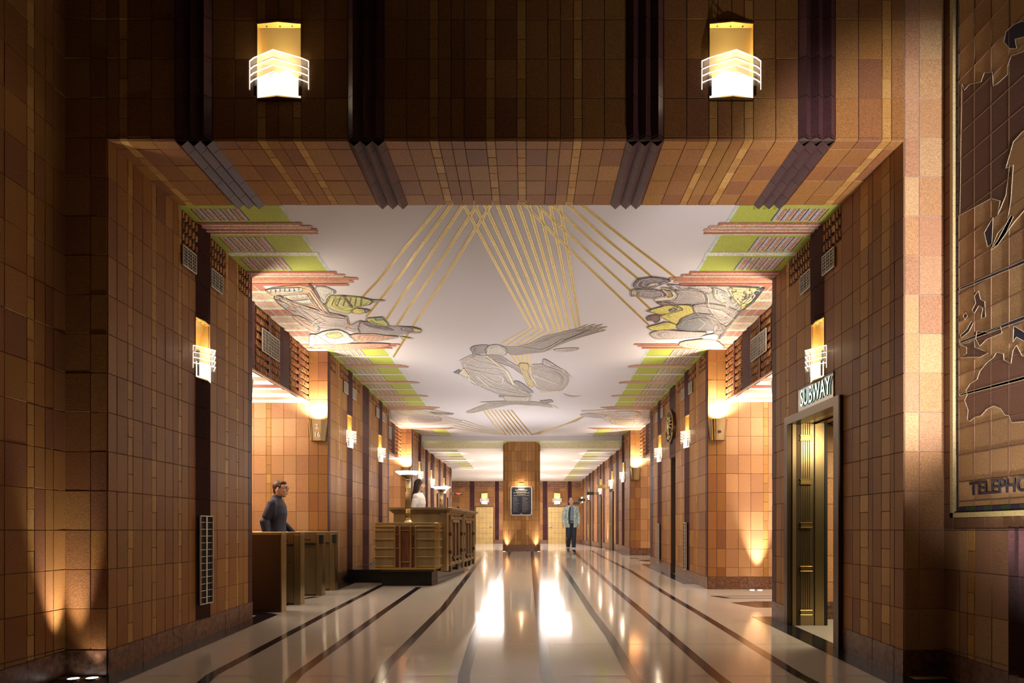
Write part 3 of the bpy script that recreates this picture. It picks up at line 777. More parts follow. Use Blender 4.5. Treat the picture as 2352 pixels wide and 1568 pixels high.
lines = [([(560, 35), (690, 230)], DK, .03), ([(850, 138), (930, 240)], DK, .03), ([(1000, 152), (1080, 172), (1110, 185), (1080, 212), (960, 240)], DK, .02), ([(300, 135), (420, 190), (700, 290), (880, 318)], DK, .022),
         ([(330, 195), (480, 250), (700, 322), (870, 342)], CR, .02), ([(280, 170), (420, 230), (640, 300), (840, 330)], DK, .014), ([(880, 318), (900, 400), (880, 430)], BR, .03), ([(1000, 352), (980, 420), (1000, 470)], DK, .02), ([(1400, 405), (1525, 432)], DK, .02),
         ([(420, 210), (390, 260), (450, 280)], BR, .03), ([(585, 395), (600, 365), (622, 345), (655, 335)], CR, .016), ([(615, 410), (632, 385), (660, 370), (695, 366)], CR, .014)]
for k in range(7):
    lines.append(([(610 + 45 * k, 480 - 4 * k), (660 + 45 * k, 545 - 3 * k)], (.25, .40, .44), .016))
    lines.append(([(740 + 45 * k, 145 + k), (700 + 50 * k, 225 + k)], DK, .012))
    lines.append(([(230 + 40 * k, 80 - 2 * k), (232 + 40 * k, 110 - 2 * k)], DK, .014))
    lines.append(([(1000 + 40 * k, 485), (960 + 45 * k, 530 - 3 * k)], (.3, .18, .14), .012))
fig('mosaic_figure', shapes, lines, 3.733, 560, 640)
shapes = [([(500, 890), (780, 884), (1000, 890), (1255, 905), (1150, 1040), (1030, 1130), (900, 1290), (830, 1240), (720, 1100), (700, 940)], (.36, .40, .38)),
          ([(900, 890), (1255, 905), (1150, 1040), (1040, 1090), (960, 1000)], (.50, .48, .26)), ([(780, 884), (960, 890), (960, 1000), (880, 1060), (780, 1000)], (.52, .53, .47)),
          ([(330, 868), (420, 875), (500, 885), (760, 885), (780, 940), (720, 960), (600, 920), (420, 920)], (.42, .40, .41)),
          ([(20, 870), (60, 820), (200, 800), (330, 815), (375, 835), (300, 850), (260, 880), (180, 912), (60, 917), (20, 892)], GR2),
          ([(0, 930), (60, 915), (200, 915), (300, 935), (330, 985), (230, 1000), (150, 1005), (60, 975), (5, 985)], GR), ([(0, 925), (40, 918), (60, 965), (0, 985)], CR),
          ([(140, 900), (180, 860), (260, 852), (250, 875), (190, 900)], CR),
          ([(270, 895), (400, 915), (445, 980), (400, 1020), (230, 1035), (205, 1005), (340, 995), (350, 945)], CR), ([(280, 915), (370, 930), (400, 980), (350, 1000), (330, 960)], (.35, .25, .17)),
          ([(400, 925), (560, 915), (700, 945), (730, 1030), (640, 1060), (430, 1062), (280, 1068), (225, 1035), (400, 1022), (448, 980)], GR),
          ([(240, 1040), (380, 1040), (430, 1062), (300, 1075)], (.30, .22, .25)),
          ([(580, 1060), (740, 1050), (900, 1080), (1030, 1130), (960, 1220), (860, 1250), (700, 1180), (600, 1150)], (.34, .34, .36)),
          ([(430, 1058), (570, 1068), (605, 1150), (500, 1172), (450, 1262), (300, 1190), (270, 1165), (490, 1110)], YE),
          ([(140, 1122), (350, 1065), (440, 1080), (492, 1112), (300, 1162)], YE), ([(350, 1120), (380, 1095), (470, 1085), (492, 1112), (400, 1140)], (.13, .10, .17)),
          ([(140, 1278), (330, 1225), (425, 1248), (430, 1295), (200, 1312)], YE), ([(145, 1180), (200, 1160), (265, 1162), (272, 1210), (230, 1238), (205, 1215), (150, 1215)], (.17, .11, .12)),
          ([(425, 1275), (470, 1195), (600, 1140), (780, 1158), (835, 1240), (880, 1310), (700, 1310), (560, 1315), (440, 1298)], (.13, .16, .20)), ([(780, 1250), (880, 1250), (900, 1300), (850, 1345), (780, 1340)], (.20, .22, .26)),
          ([(170, 1345), (200, 1322), (300, 1300), (560, 1318), (740, 1325), (640, 1372), (300, 1390), (220, 1385)], (.42, .39, .38)),
          ([(640, 1370), (760, 1340), (830, 1345), (800, 1420), (720, 1400)], (.62, .60, .60)), ([(470, 1412), (700, 1385), (810, 1400), (900, 1475), (700, 1492), (440, 1460)], (.50, .36, .30)),
          ([(1040, 1060), (1090, 1050), (1080, 1110), (1040, 1130)], YE), ([(1190, 915), (1240, 915), (1220, 960)], (.16, .34, .42))]
lines = [([(500, 885), (780, 884), (1000, 890), (1255, 905)], DK, .022), ([(1255, 905), (1150, 1040), (1030, 1130), (900, 1290), (830, 1390)], (.04, .05, .09), .035), ([(430, 1062), (570, 1068), (605, 1150)], DK, .02), ([(140, 1122), (350, 1065)], DK, .018), ([(140, 1122), (300, 1162), (492, 1112)], DK, .018),
         ([(140, 1278), (330, 1225)], DK, .018), ([(300, 1300), (560, 1318)], DK, .02), ([(425, 1275), (470, 1195), (600, 1140), (780, 1158), (880, 1310)], DK, .02), ([(780, 1340), (830, 1290), (800, 1250)], DK, .025), ([(60, 820), (200, 800), (375, 835), (260, 880), (60, 917)], DK, .018), ([(330, 868), (500, 885)], DK, .018),
         ([(230, 1035), (430, 1062), (640, 1060)], DK, .018), ([(500, 1220), (640, 1190), (700, 1240), (640, 1300)], (.45, .45, .40), .018)]
for k in range(14):
    t = k / 13
    lines.append(([(640 + 16 * k, 1075 + 3 * k), (720 + 20 * k, 1090 + 9 * k)], (.60, .58, .54), .012))
    lines.append(([(800 + 6 * k, 905 + 6 * k), (880 + 2 * k, 930 + 12 * k), (960 - 4 * k, 1060 + 3 * k)], (.62, .62, .58) if k % 2 else (.12, .14, .2), .013))
    lines.append(([(355 + 6 * k, 925 + (k * 2)), (385 + 5 * k, 905 + 5 * k)], DK, .010))
    a0 = 6.28 * random.random(); cx_, cy_ = random.uniform(950, 1200), random.uniform(915, 1010)
    lines.append(([(cx_ + 22 * math.cos(a0 + q), cy_ + 15 * math.sin(a0 + q)) for q in (0, .9, 1.8, 2.7, 3.6)], (.05, .06, .10), .012))
fig('mosaic_figure', shapes, lines, 4.126, 1450, 440)
BG = (.20, .17, .15)
shapes = [([(600, 612), (750, 610), (860, 580), (960, 520), (1100, 490), (1300, 440), (1370, 405), (1345, 433), (1450, 400), (1405, 430), (1525, 400), (1445, 440), (1570, 425), (1455, 463), (1560, 457), (1400, 500), (1250, 545), (1100, 600), (1000, 655), (850, 672), (700, 690), (620, 650)], BG),
          ([(1050, 632), (1200, 620), (1300, 618), (1255, 645), (1120, 655)], (.40, .36, .33)),
          ([(220, 730), (330, 680), (460, 690), (600, 780), (660, 840), (705, 940), (865, 1050), (860, 1070), (800, 1075), (600, 1045), (400, 970), (300, 880), (240, 800)], (.34, .32, .31)),
          ([(470, 600), (560, 585), (640, 620), (640, 680), (560, 690), (440, 680)], (.44, .41, .38)),
          ([(310, 630), (340, 600), (460, 588), (475, 610), (440, 640), (475, 662), (385, 672), (330, 705), (340, 660)], (.20, .18, .19)),
          ([(430, 700), (480, 678), (570, 680), (670, 745), (770, 800), (845, 845), (885, 930), (800, 875), (680, 790), (520, 745)], (.22, .19, .19)),
          ([(850, 770), (1000, 762), (1150, 815), (1217, 880), (1200, 950), (1150, 1005), (1000, 1012), (900, 985), (870, 880)], (.27, .23, .22)),
          ([(970, 715), (1010, 730), (1100, 790), (1200, 850), (1100, 815), (960, 770)], (.30, .26, .27)),
          ([(745, 755), (845, 758), (832, 850), (890, 940), (880, 975), (835, 960), (800, 880), (770, 830)], (.46, .36, .12)),
          ([(700, 915), (760, 920), (890, 1020), (840, 1025), (760, 985)], (.21, .18, .18)),
          ([(260, 1200), (360, 1160), (500, 1113), (380, 1108), (560, 1100), (700, 1095), (860, 1100), (1000, 1120), (1110, 1168), (1000, 1145), (850, 1135), (700, 1125), (560, 1155), (420, 1185), (330, 1208)], (.28, .25, .23)),
          ([(940, 1095), (1040, 1085), (1060, 1105), (980, 1125)], (.18, .15, .15)), ([(600, 1050), (860, 1060), (840, 1100), (640, 1100)], (.45, .42, .38)),
          ([(205, 850), (260, 800), (300, 860), (280, 885)], (.60, .50, .36)), ([(165, 840), (215, 812), (212, 852)], (.10, .09, .16)), ([(570, 1045), (620, 1040), (620, 1058), (580, 1062)], (.14, .12, .16))]
GL = (.66, .62, .44)
lines = [([(220, 730), (260, 860), (400, 970), (600, 1045), (800, 1075)], (.55, .57, .56), .022), ([(330, 680), (460, 690), (640, 830), (705, 950)], GL, .03), ([(300, 860), (310, 930), (380, 965), (440, 940)], GL, .022), ([(420, 860), (520, 920), (600, 930), (615, 890), (560, 860)], CR, .022),
         ([(370, 870), (480, 970), (640, 1010), (860, 1055)], CR, .03), ([(390, 865), (520, 960), (700, 1000), (850, 1050)], GL, .018), ([(260, 800), (420, 840), (560, 865), (660, 850)], GL, .02), ([(300, 700), (380, 740), (520, 770), (650, 830)], CR, .018), ([(250, 760), (380, 800), (560, 810)], GL, .018),
         ([(850, 770), (1000, 762), (1150, 815), (1217, 880), (1200, 950), (1150, 1000)], CR, .018), ([(870, 880), (910, 950), (1000, 1000), (1150, 1003)], CR, .018), ([(960, 745), (1080, 800), (1210, 860)], CR, .012), ([(760, 610), (960, 640), (1050, 600), (1150, 540)], (.50, .46, .36), .022), ([(880, 800), (1040, 850)], CR, .014)]
for k in range(14):
    lines.append(([(880 + 21 * k, 850 + 9 * k), (900 + 21 * k, 880 + 7 * k)], GL, .016))
    lines.append(([(940 + 13 * k, 1015 - k), (950 + 13 * k, 1035 - k)], GL, .014))
for k in range(7):
    lines.append(([(1150 + 4 * k, 1030 + 6 * k), (1240 + 14 * k, 1065 - 3 * k)], (.36, .32, .30), .014))
    lines.append(([(1000 + 20 * k, 640 - 12 * k), (1250 + 25 * k, 535 - 14 * k)], (.20, .17, .15), .014))
    lines.append(([(1050 + 7 * k, 1130 + 4 * k), (1060 + 7 * k, 1160 + 3 * k)], CR, .010))
fig('mosaic_figure', shapes, lines, 3.92, 1000, 640, edge=(.58, .55, .42))
shapes = [([(1250, 1110), (1600, 1115), (1800, 1155), (1700, 1175), (1910, 1222), (1600, 1255), (1340, 1260), (1260, 1190)], (.50, .46, .42)), ([(1400, 1180), (1600, 1170), (1720, 1200), (1580, 1235), (1440, 1230)], (.36, .32, .36)), ([(1300, 1130), (1500, 1120), (1620, 1150), (1400, 1170)], (.56, .54, .40)), ([(1600, 1140), (1800, 1150), (1790, 1162), (1640, 1160)], BG)]
lines = [([(1300, 1200 + 8 * k), (1500, 1190 + 8 * k), (1700, 1205 + 4 * k)], (.34, .22, .18), .03) for k in range(5)]
fig('mosaic_figure', shapes, lines, 3.733, 560, 640)
shapes = [([(1280, 1185), (1500, 1178), (1930, 1150), (1930, 1260), (1840, 1340), (1560, 1290), (1450, 1215)], (.52, .46, .42)), ([(1300, 1215), (1440, 1205), (1560, 1230), (1480, 1255), (1320, 1235)], (.36, .33, .35)), ([(1560, 1270), (1700, 1260), (1800, 1280), (1760, 1330), (1600, 1310)], (.56, .46, .30)), ([(1620, 1190), (1800, 1190), (1860, 1220), (1700, 1240)], (.42, .46, .48))]
lines = [([(1480 + 20 * k, 1200 + 10 * k), (1700, 1190 + 18 * k), (1880, 1200 + 16 * k)], (.36, .24, .18), .03) for k in range(6)]
fig('mosaic_figure', shapes, lines, 3.92, 1000, 640)
# green border of the gallery ceiling
for s, X in ((-1, XL), (1, XR)):
    mb = MB()
    for k in range(16):
        y0 = 21.9 + k * .95
        if s < 0 and y0 > 29: break
        for x0, x1, c in ((0.05, .5, (.45, .43, .44)), (.5, 1.0, (.42, .44, .13))):
            a, b = X - s * x0, X - s * x1
            z0, z1 = interp(CEILF, y0) - .003, interp(CEILF, y0 + .6) - .003
            mb.poly([V3(a, y0, z0), V3(b, y0, z0), V3(b, y0 + .6, z1), V3(a, y0 + .6, z1)], 'mosaic', c)
    mb.build('mosaic_border', ceil)

# ------------------------------------------------------------------ wall sconces
def sconce_proto(wd=.30):
    root = empty('wall_sconce', (0, 0, 0))
    h = .60; q = wd / 2
    mb = MB(); rc = .095          # niche let into the wall: back plate that bows forward at the top
    n = 12
    for k in range(n):
        a0, a1 = k / n, (k + 1) / n
        def back(a):
            return .006 + a * (h - .018), rc - .062 * max(0, (a - .60) / .40) ** 2.4
        z0, d0 = back(a0); z1, d1 = back(a1)
        mb.poly([(-q, d0, z0), (q, d0, z0), (q, d1, z1), (-q, d1, z1)], 'sconce_gold')
    mb.build('backplate', root, smooth=True)
    mb = MB()
    for s in (-1, 1):
        x0, x1 = sorted((s * (q - .004), s * q)); mb.box((x0, -.010, 0), (x1, rc + .004, h), 'sconce_gold')
    mb.prism([(-q, rc), (q, rc), (q, -.012), (q * .5, -.022), (0, -.034), (-q * .5, -.022), (-q, -.012)], h - .010, h, 'sconce_gold')
    mb.prism([(-q, rc), (q, rc), (q, -.02), (0, -.06), (-q, -.02)], -.0, .010, 'brass')
    mb.box((-q, rc, 0), (q, rc + .004, h), 'bronze_dark')
    for x in (-.6, 0, .55): mb.tube([(x * q, .012, h - .014), (x * q, .012, h - .008)], .006, 'bronze_dark')
    mb.build('frame', root)
    mb = MB()          # opal glass trough
    mb.prism([(-q + .008, .05), (q - .008, .05), (q - .008, -.022), (0, -.080), (-q + .008, -.022)], .010, .165, 'glow')
    mb.build('opal_diffuser', root)
    plan = [(-.212, -.008), (-.168, -.045), (0, -.135), (.168, -.045), (.212, -.008)]
    plan = [(x * wd / .32, y) for x, y in plan]
    for k in range(4):
        z = .085 + .052 * k + (.012 if k == 3 else 0); hh = .052
        mb = MB(); sc = 1 - .0 * k
        for (a, b) in zip(plan, plan[1:]):
            mb.poly([(a[0], a[1], z), (b[0], b[1], z), (b[0], b[1], z + hh), (a[0], a[1], z + hh)], 'thin_glass')
        mb.tube([(p[0], p[1], z + hh) for p in plan], .0042, 'edge_glow', n=6)
        mb.tube([(plan[0][0], plan[0][1], z), (plan[0][0], plan[0][1], z + hh)], .003, 'edge_glow', n=6); mb.tube([(plan[-1][0], plan[-1][1], z), (plan[-1][0], plan[-1][1], z + hh)], .003, 'edge_glow', n=6)
        mb.build('glass_tier', root)
    for s in (-1, 1):
        mb = MB(); mb.box((s * q - .010, -.040, .02), (s * q + .010, -.030, .17), 'bronze_dark'); mb.build('clip', root)
    l = bpy.data.lights.new('sconce_lamp', 'POINT'); l.energy = 6.0; l.color = (1, .80, .52); l.shadow_soft_size = .03
    lo = bpy.data.objects.new('sconce_lamp', l); COL.objects.link(lo); lo.location = (0, -.01, .30); lo.parent = root
    return root
SP = sconce_proto()
first = [True]
def sconce(x, y, ze, rz, label, group=None):
    o = SP if first[0] else copy_tree(SP); first[0] = False; o.scale = (1, 1, 1)
    o.location = (x, y, ze + EYE); o.rotation_euler = (0, 0, R(rz)); tag(o, label, 'wall lamp', group or 'art deco wall sconces')
    return o
SB = sconce(xp(642), 5.309, 3.335, 0, 'gold sconce with chevron glass on the header beam, left one of the two')
SB.scale = (1.15, 1, 1)
sconce(xp(1679), 5.309, 3.335, 0, 'gold sconce with chevron glass on the header beam, right one of the two').scale = (1.15, 1, 1)
sconce(XL + .003, 6.85, 1.495, 90, 'lit gold sconce with stacked glass on the left near pier, above the tall floor grille')
sconce(XR - .003, 6.87, 1.50, -90, 'lit gold sconce with stacked glass directly above the green SUBWAY sign')
sconce(XL + .003, 12.48, 1.49, 90, 'gold sconce on the left wall just beyond the numbered bronze uplighter')
sconce(XL + .003, 15.06, 1.49, 90, 'gold sconce on the left wall, second past the numbered bronze uplighter')
sconce(XR - .003, 12.48, 1.49, -90, 'gold sconce on the right wall between round medallion and bronze uplighter')
sconce(XR - .003, 15.06, 1.49, -90, 'gold sconce on the right wall just past the round bronze medallion')
sconce(XL + .003, 20.55, 1.45, 90, 'far left wall sconce right behind the woman at the desk')
sconce(XL + .003, 23.1, 1.42, 90, 'far left wall sconce just right of the woman, second beyond the desk')
sconce(XL + .003, 26.6, 1.42, 90, 'far left wall sconce standing above the second torch lamp bowl')
sconce(XR - .003, 20.8, 1.45, -90, 'gold sconce on right wall beside the second bronze uplighter, nearest in the far gallery')
for y, lb in ((23.6, 'far right wall sconce just before the gold blade sign'), (27.2, 'far right wall sconce between the gold and first black blade sign'), (32.2, 'far right wall sconce just beyond the first black blade sign'), (35.8, 'farthest right wall sconce, beside the end wall')):
    sconce(XR - .003, y, 1.42, -90, lb)
sconce(xe(1113), 37.49, 1.42, 0, 'small lit sconce on the end wall above the left gold door').scale = (1.15, 1, 1)
sconce(xe(1279.5), 37.49, 1.42, 0, 'small lit sconce on the end wall above the right gold door').scale = (1.15, 1, 1)

# ------------------------------------------------------------------ bronze uplighter boxes
def glyphs(text, size, m, loc, rot, extr=.004, align='CENTER', offset=0.0, mats=None, name='lettering', parent=None, sx=1.0):
    cu = bpy.data.curves.new('lettering', 'FONT'); cu.body = text; cu.size = size; cu.extrude = extr; cu.align_x = align; cu.offset = offset; cu.resolution_u = 4
    o = bpy.data.objects.new('lettering', cu); COL.objects.link(o)
    dg = bpy.context.evaluated_depsgraph_get(); me = bpy.data.meshes.new_from_object(o.evaluated_get(dg))
    bpy.data.objects.remove(o); bpy.data.curves.remove(cu)
    n = bpy.data.objects.new(name, me); COL.objects.link(n)
    me.materials.clear()
    for q in (mats or [m]): me.materials.append(M[q])
    if mats:
        for p in me.polygons: p.material_index = 0 if abs(p.normal.z) > .7 else 1
    n.location = loc; n.rotation_euler = rot; n.scale = (sx, 1, 1)
    if parent: n.parent = parent
    return n
def uplighter(x, y, ze, rz, label, numbers=False, spot=260, aim=1, blob=False):
    root = empty('wall_uplighter', (x, y, ze + EYE), R(rz), label, 'wall lamp', 'bronze wall uplighters')
    mb = MB(); h = .34
    def ring(s, z): return [(-.145 * s, 0, z), (-.135 * s, -.10 * s, z), (-.06 * s, -.165 * s, z), (.09 * s, -.165 * s, z), (.145 * s, -.09 * s, z), (.145 * s, 0, z)]
    a, b = ring(.80, 0), ring(1.0, h)
    for k in range(5): mb.poly([a[k], a[k + 1], b[k + 1], b[k]], 'bronze')
    mb.poly(a, 'bronze_dark'); mb.poly([(p[0] * .98, p[1] * .98, h - .03) for p in b], 'glow')
    mb.build('housing', root)
    mb = MB()
    for t in (.25, .5, .75):
        p0 = Vector(a[1]).lerp(Vector(a[2]), t); p1 = Vector(b[1]).lerp(Vector(b[2]), t); o_ = Vector((-.004, -.006, 0))
        mb.tube([p0 + o_, p1 + o_], .006, 'brass' if t != .5 else 'bronze_dark', n=6)
    mb.build('fluting', root)
    tilt = math.atan2(.165 * .2, h)
    if numbers:
        for tx, z in (('2', .205), ('16', .075)):
            s = .8 + .2 * (z + .03) / h
            glyphs(tx, .105, 'white_paint', (.018, -.165 * s - .003, z - .015), (R(90) + tilt * 1.0, 0, 0), .003, offset=.0012, name='number', parent=root)
    if blob:
        mb = MB(); mb.tube([(.0, -.158, .13), (.0, -.172, .128)], .022, 'black', n=14); mb.build('keyhole', root)
    l = bpy.data.lights.new('uplighter_lamp', 'SPOT'); l.energy = spot; l.color = (1, .80, .60); l.spot_size = R(150); l.spot_blend = 1.0; l.shadow_soft_size = .05
    lo = bpy.data.objects.new('uplighter_lamp', l); COL.objects.link(lo); lo.location = (0, -.10, h + .02); lo.rotation_euler = (R(180 - 4), 0, 0); lo.parent = root
    return root
uplighter(-3.415, 11.155, 1.445, 0, 'bronze wall uplighter marked 2 and 16 on the left pier end', numbers=True)
uplighter(3.075, 11.085, 1.445, 0, 'bronze wall uplighter with dark round spot on the right pier end', blob=True)
uplighter(-3.43, 8.105, 1.46, 180, 'edge of a bronze uplighter at the far end of the left near pier', spot=150)
uplighter(3.09, 8.185, 1.46, 180, 'edge of a bronze uplighter at the far end of the right near pier', spot=150)
uplighter(-3.415, 19.245, 1.42, 0, 'bronze uplighter behind the front torch lamp of the desk')
uplighter(3.075, 19.485, 1.42, 0, 'bronze uplighter in the far right recess beyond the medallion wall')

# ------------------------------------------------------------------ grilles
def grille(loc, rz, wd, h, label, nx=3, ny=6, group='small square wall vents', cat='vent', tall=False):
    root = empty('wall_grille', loc, R(rz), label, cat, group)
    mb = MB(); mb.box((-wd / 2, -.006, 0), (wd / 2, -.002, h), 'void'); mb.build('backing', root)
    mb = MB(); t = .010
    mb.box((-wd / 2, -.02, 0), (wd / 2, -.004, t), 'grille_metal'); mb.box((-wd / 2, -.02, h - t), (wd / 2, -.004, h), 'grille_metal')
    mb.box((-wd / 2, -.02, t), (-wd / 2 + t, -.004, h - t), 'grille_metal'); mb.box((wd / 2 - t, -.02, t), (wd / 2, -.004, h - t), 'grille_metal')
    mb.build('frame', root)
    mb = MB()
    for i in range(1, nx * 2):
        x = -wd / 2 + wd * i / (nx * 2); r = (.0022 if i % 2 else .0045) if nx > 1 else .012
        mb.box((x - r, -.018, t), (x + r, -.006, h - t), 'grille_metal')
    for i in range(1, ny):
        z = h * i / ny; mb.box((-wd / 2 + t, -.015, z - .0028), (wd / 2 - t, -.008, z + .0028), 'grille_metal')
    mb.build('bars', root)
    return root
for y, lb in ((6.555, 'small metal vent high on the left near pier, nearer the lens than its sconce'), (7.13, 'small metal vent high on the left near pier, just beyond its sconce')):
    grille((XL + .012, y, 2.50 + EYE), 90, .26, .19, lb)
for y, lb in ((6.60, 'small metal vent high above the SUBWAY sign, before the dark fluting'), (7.14, 'small metal vent high above the SUBWAY sign, beyond the dark fluting')):
    grille((XR - .012, y, 2.50 + EYE), -90, .26, .19, lb)
for sx, X, rz, side in ((1, XL, 90, 'left'), (-1, XR, -90, 'right')):
    for y, lb in ((12.20, 'before the first sconce'), (12.76, 'just after the first sconce'), (14.78, 'before the second sconce'), (15.36, 'just after the second sconce')):
        grille((X + sx * .012, y, 2.44 + EYE), rz, .26, .20, 'small metal vent high on the %s wall beyond the lobby, %s' % (side, lb))
    XB = XLB if sx > 0 else XRB
    grille((XB + sx * .035, 9.45, 2.40 + EYE), rz, .62, .31, 'large metal vent in the patterned brick band over the %s lobby opening' % side, nx=6, ny=7, group='large vents over the lobby openings')
    grille((XB + sx * .035, 17.5, 2.36 + EYE), rz, .6, .31, 'metal vent in the brick band over the farther %s lobby opening' % side, nx=5, ny=6, group='large vents over the lobby openings')
grille((XL + .032, 6.855, -.74 + EYE), 90, .27, .885, 'tall narrow metal floor grille at the foot of the left near pier', nx=1, ny=13, group='tall floor grilles')
grille((XR - .045, 12.48, -.72 + EYE), -90, .25, .86, 'tall narrow grille low on the right wall, near side of the dark niche', nx=1, ny=13, group='tall floor grilles')
grille((XR - .045, 15.06, -.72 + EYE), -90, .25, .86, 'tall narrow grille low on the right wall, past the dark niche', nx=1, ny=13, group='tall floor grilles')
grille((XL + .045, 15.06, -.72 + EYE), 90, .25, .86, 'tall narrow grille low on the left wall behind the desk', nx=1, ny=13, group='tall floor grilles')

# ------------------------------------------------------------------ subway doorway
door = struct(empty('door_3', (XR, 7.0, EYE)))
mb = MB()     # casing, local: x = into the wall, y along the wall
fl = fz(7.0)
y0, y1 = DY0 - 7.0, DY1 - 7.0
for a, b in ((y0 - .03, y0 + .075), (y1 - .06, y1 + .03)):
    mb.box((-.05, a, fl - .05), (.10, b, DZ - .05), 'bronze_dark')
mb.box((-.05, y0 - .03, DZ - .05), (.10, y1 + .03, DZ + .035), 'bronze_dark')
mb.build('door_casing', door)
mb = MB()     # lined head of the passage
mb.box((.10, y0, DZ - .03), (2.6, y1 + .03, DZ + .02), 'bronze')
for x in (.26, .42, .58): mb.box((x, y0 + .07, DZ - .045), (x + .02, y1, DZ - .028), 'bronze_dark')
mb.build('door_head', door)
mb = MB()     # folded bronze leaf against the far jamb
yy = y1 - .03
mb.box((.0, yy - .02, fl + .01), (.37, yy + .04, DZ - .03), 'bronze_bright', bev=.004)
mb.box((.005, yy - .045, fl + .01), (.045, yy - .018, DZ - .03), 'bronze', bev=.004)
mb.box((.255, yy - .03, fl + .01), (.262, yy - .018, DZ - .03), 'bronze_dark')
mb.box((.262, yy - .032, fl + .01), (.36, yy - .018, DZ - .03), 'bronze_bright', bev=.004)
leaf = mb.build('door_leaf', door)
mb = MB()
for i in range(5):
    x = .105 + i * .024; mb.box((x, yy - .024, fl + .14), (x + .007, yy - .017, DZ - .03), 'bronze_dark')
mb.build('fluting', leaf)
for k in range(5):
    z = fl + .13 + k * .485
    mb = MB()
    mb.box((.09, yy - .05, z), (.225, yy - .018, z + .012), 'brass', bev=.003); mb.box((.098, yy - .043, z + .012), (.217, yy - .018, z + .052), 'brass', bev=.003); mb.box((.09, yy - .05, z + .052), (.225, yy - .018, z + .064), 'brass', bev=.003)
    mb.build('clasp', leaf)
mb = MB(); mb.box((.37, yy - .03, fl), (.40, yy + .05, DZ - .03), 'black'); mb.build('door_edge', leaf)
# passage behind the doorway
O, U, N = fr_front(8.02)
wall('wall_right', O, U, N, cols_even(XR + .44, 6.2, 'TTNTTNTTNTTTNTT'), DZ + .01, lambda u: fz(8.02), pal=PEACH)
O, U, N = fr_right(6.2)
wall('wall_right', O, U, N, cols_even(5.4, 8.02, 'TTNTTTNTTNTT'), DZ + .3, lambda u: fz(7), pal=PEACH)
lamp('passage_lamp', 'AREA', (4.3, 7.0, 1.12), 60, (1, .80, .50), rot=(0, 0, 0), size=1.0)
lamp('passage_lamp', 'AREA', (3.45, 6.55, 1.05), 5, (1, .80, .50), target=(3.1, 7.6, -.1), size=.3)
# lit sign over the doorway
sg = empty('subway_sign', (XR - .012, 6.93, 1.255 + EYE), R(-90), 'bronze panel with glowing green-white SUBWAY letters over the doorway', 'sign')
mb = MB(); mb.box((-.42, -.004, 0), (.42, .012, .25), 'mahogany', bev=.003)
mb.build('sign_panel', sg)
mb = MB()
for a in ((-.43, -.012, -.008), (-.43, -.012, .25)): mb.box(a, (.43, .012, a[2] + .008), 'bronze_dark')
mb.build('sign_frame', sg)
glyphs('SUBWAY', .245, 'sign_glow', (.03, -.016, .055), (R(90), 0, 0), .006, offset=.0, mats=['sign_glow', 'sign_side'], name='letters', parent=sg, sx=.72)

# ------------------------------------------------------------------ medallion, niche
md_ = empty('wall_medallion', (XR - .05, 13.76, 2.08 + EYE), R(-90), 'round dark bronze relief medallion high on the right wall', 'medallion')
mb = MB()
mb.tube([(0, .05, 0), (0, -.02, 0)], [.335, .335], 'bronze_dark', n=40)
mb.build('disc', md_)
mb = MB(); mb.tube([(.325 * math.cos(t * math.pi / 20), -.025, .325 * math.sin(t * math.pi / 20)) for t in range(41)], .018, 'bronze', n=6); mb.build('rim', md_)
mb = MB(); random.seed(5)
mb.ell((0, -.03, -.02), (.055, .05, .16), 'bronze'); mb.ell((0, -.035, .17), (.045, .04, .055), 'bronze')
for s in (-1, 1):
    for k in range(5):
        a = R(25 + 24 * k)
        mb.tube([(s * .05, -.03, .04), (s * (.05 + .12 * math.sin(a)), -.05, .04 + .12 * math.cos(a)), (s * (.05 + .21 * math.sin(a)), -.03, .04 + .21 * math.cos(a))], [.02, .026, .008], 'bronze', n=6)
mb.ell((0, -.03, -.21), (.12, .04, .05), 'bronze')
mb.build('relief', md_, smooth=True)
mb = MB(); fl = fz(13.7)
mb.box((XR + .09, 13.5, fl + EYE), (XR + .12, 13.95, 1.45 + EYE), 'bronze_dark'); mb.box((XR, 13.495, fl + EYE), (XR + .1, 13.50, 1.45 + EYE), 'mortar'); mb.box((XR, 13.95, fl + EYE), (XR + .1, 13.955, 1.45 + EYE), 'mortar'); mb.box((XR, 13.5, 1.45 + EYE), (XR + .1, 13.95, 1.46 + EYE), 'mortar')
d4 = struct(mb.build('door_4'))
mb = MB()
for z in (-.5, .2, .9): mb.box((XR + .082, 13.54, z + EYE - .25), (XR + .092, 13.91, z + EYE + .25), 'bronze_dark', bev=.004)
mb.build('door_panel', d4)

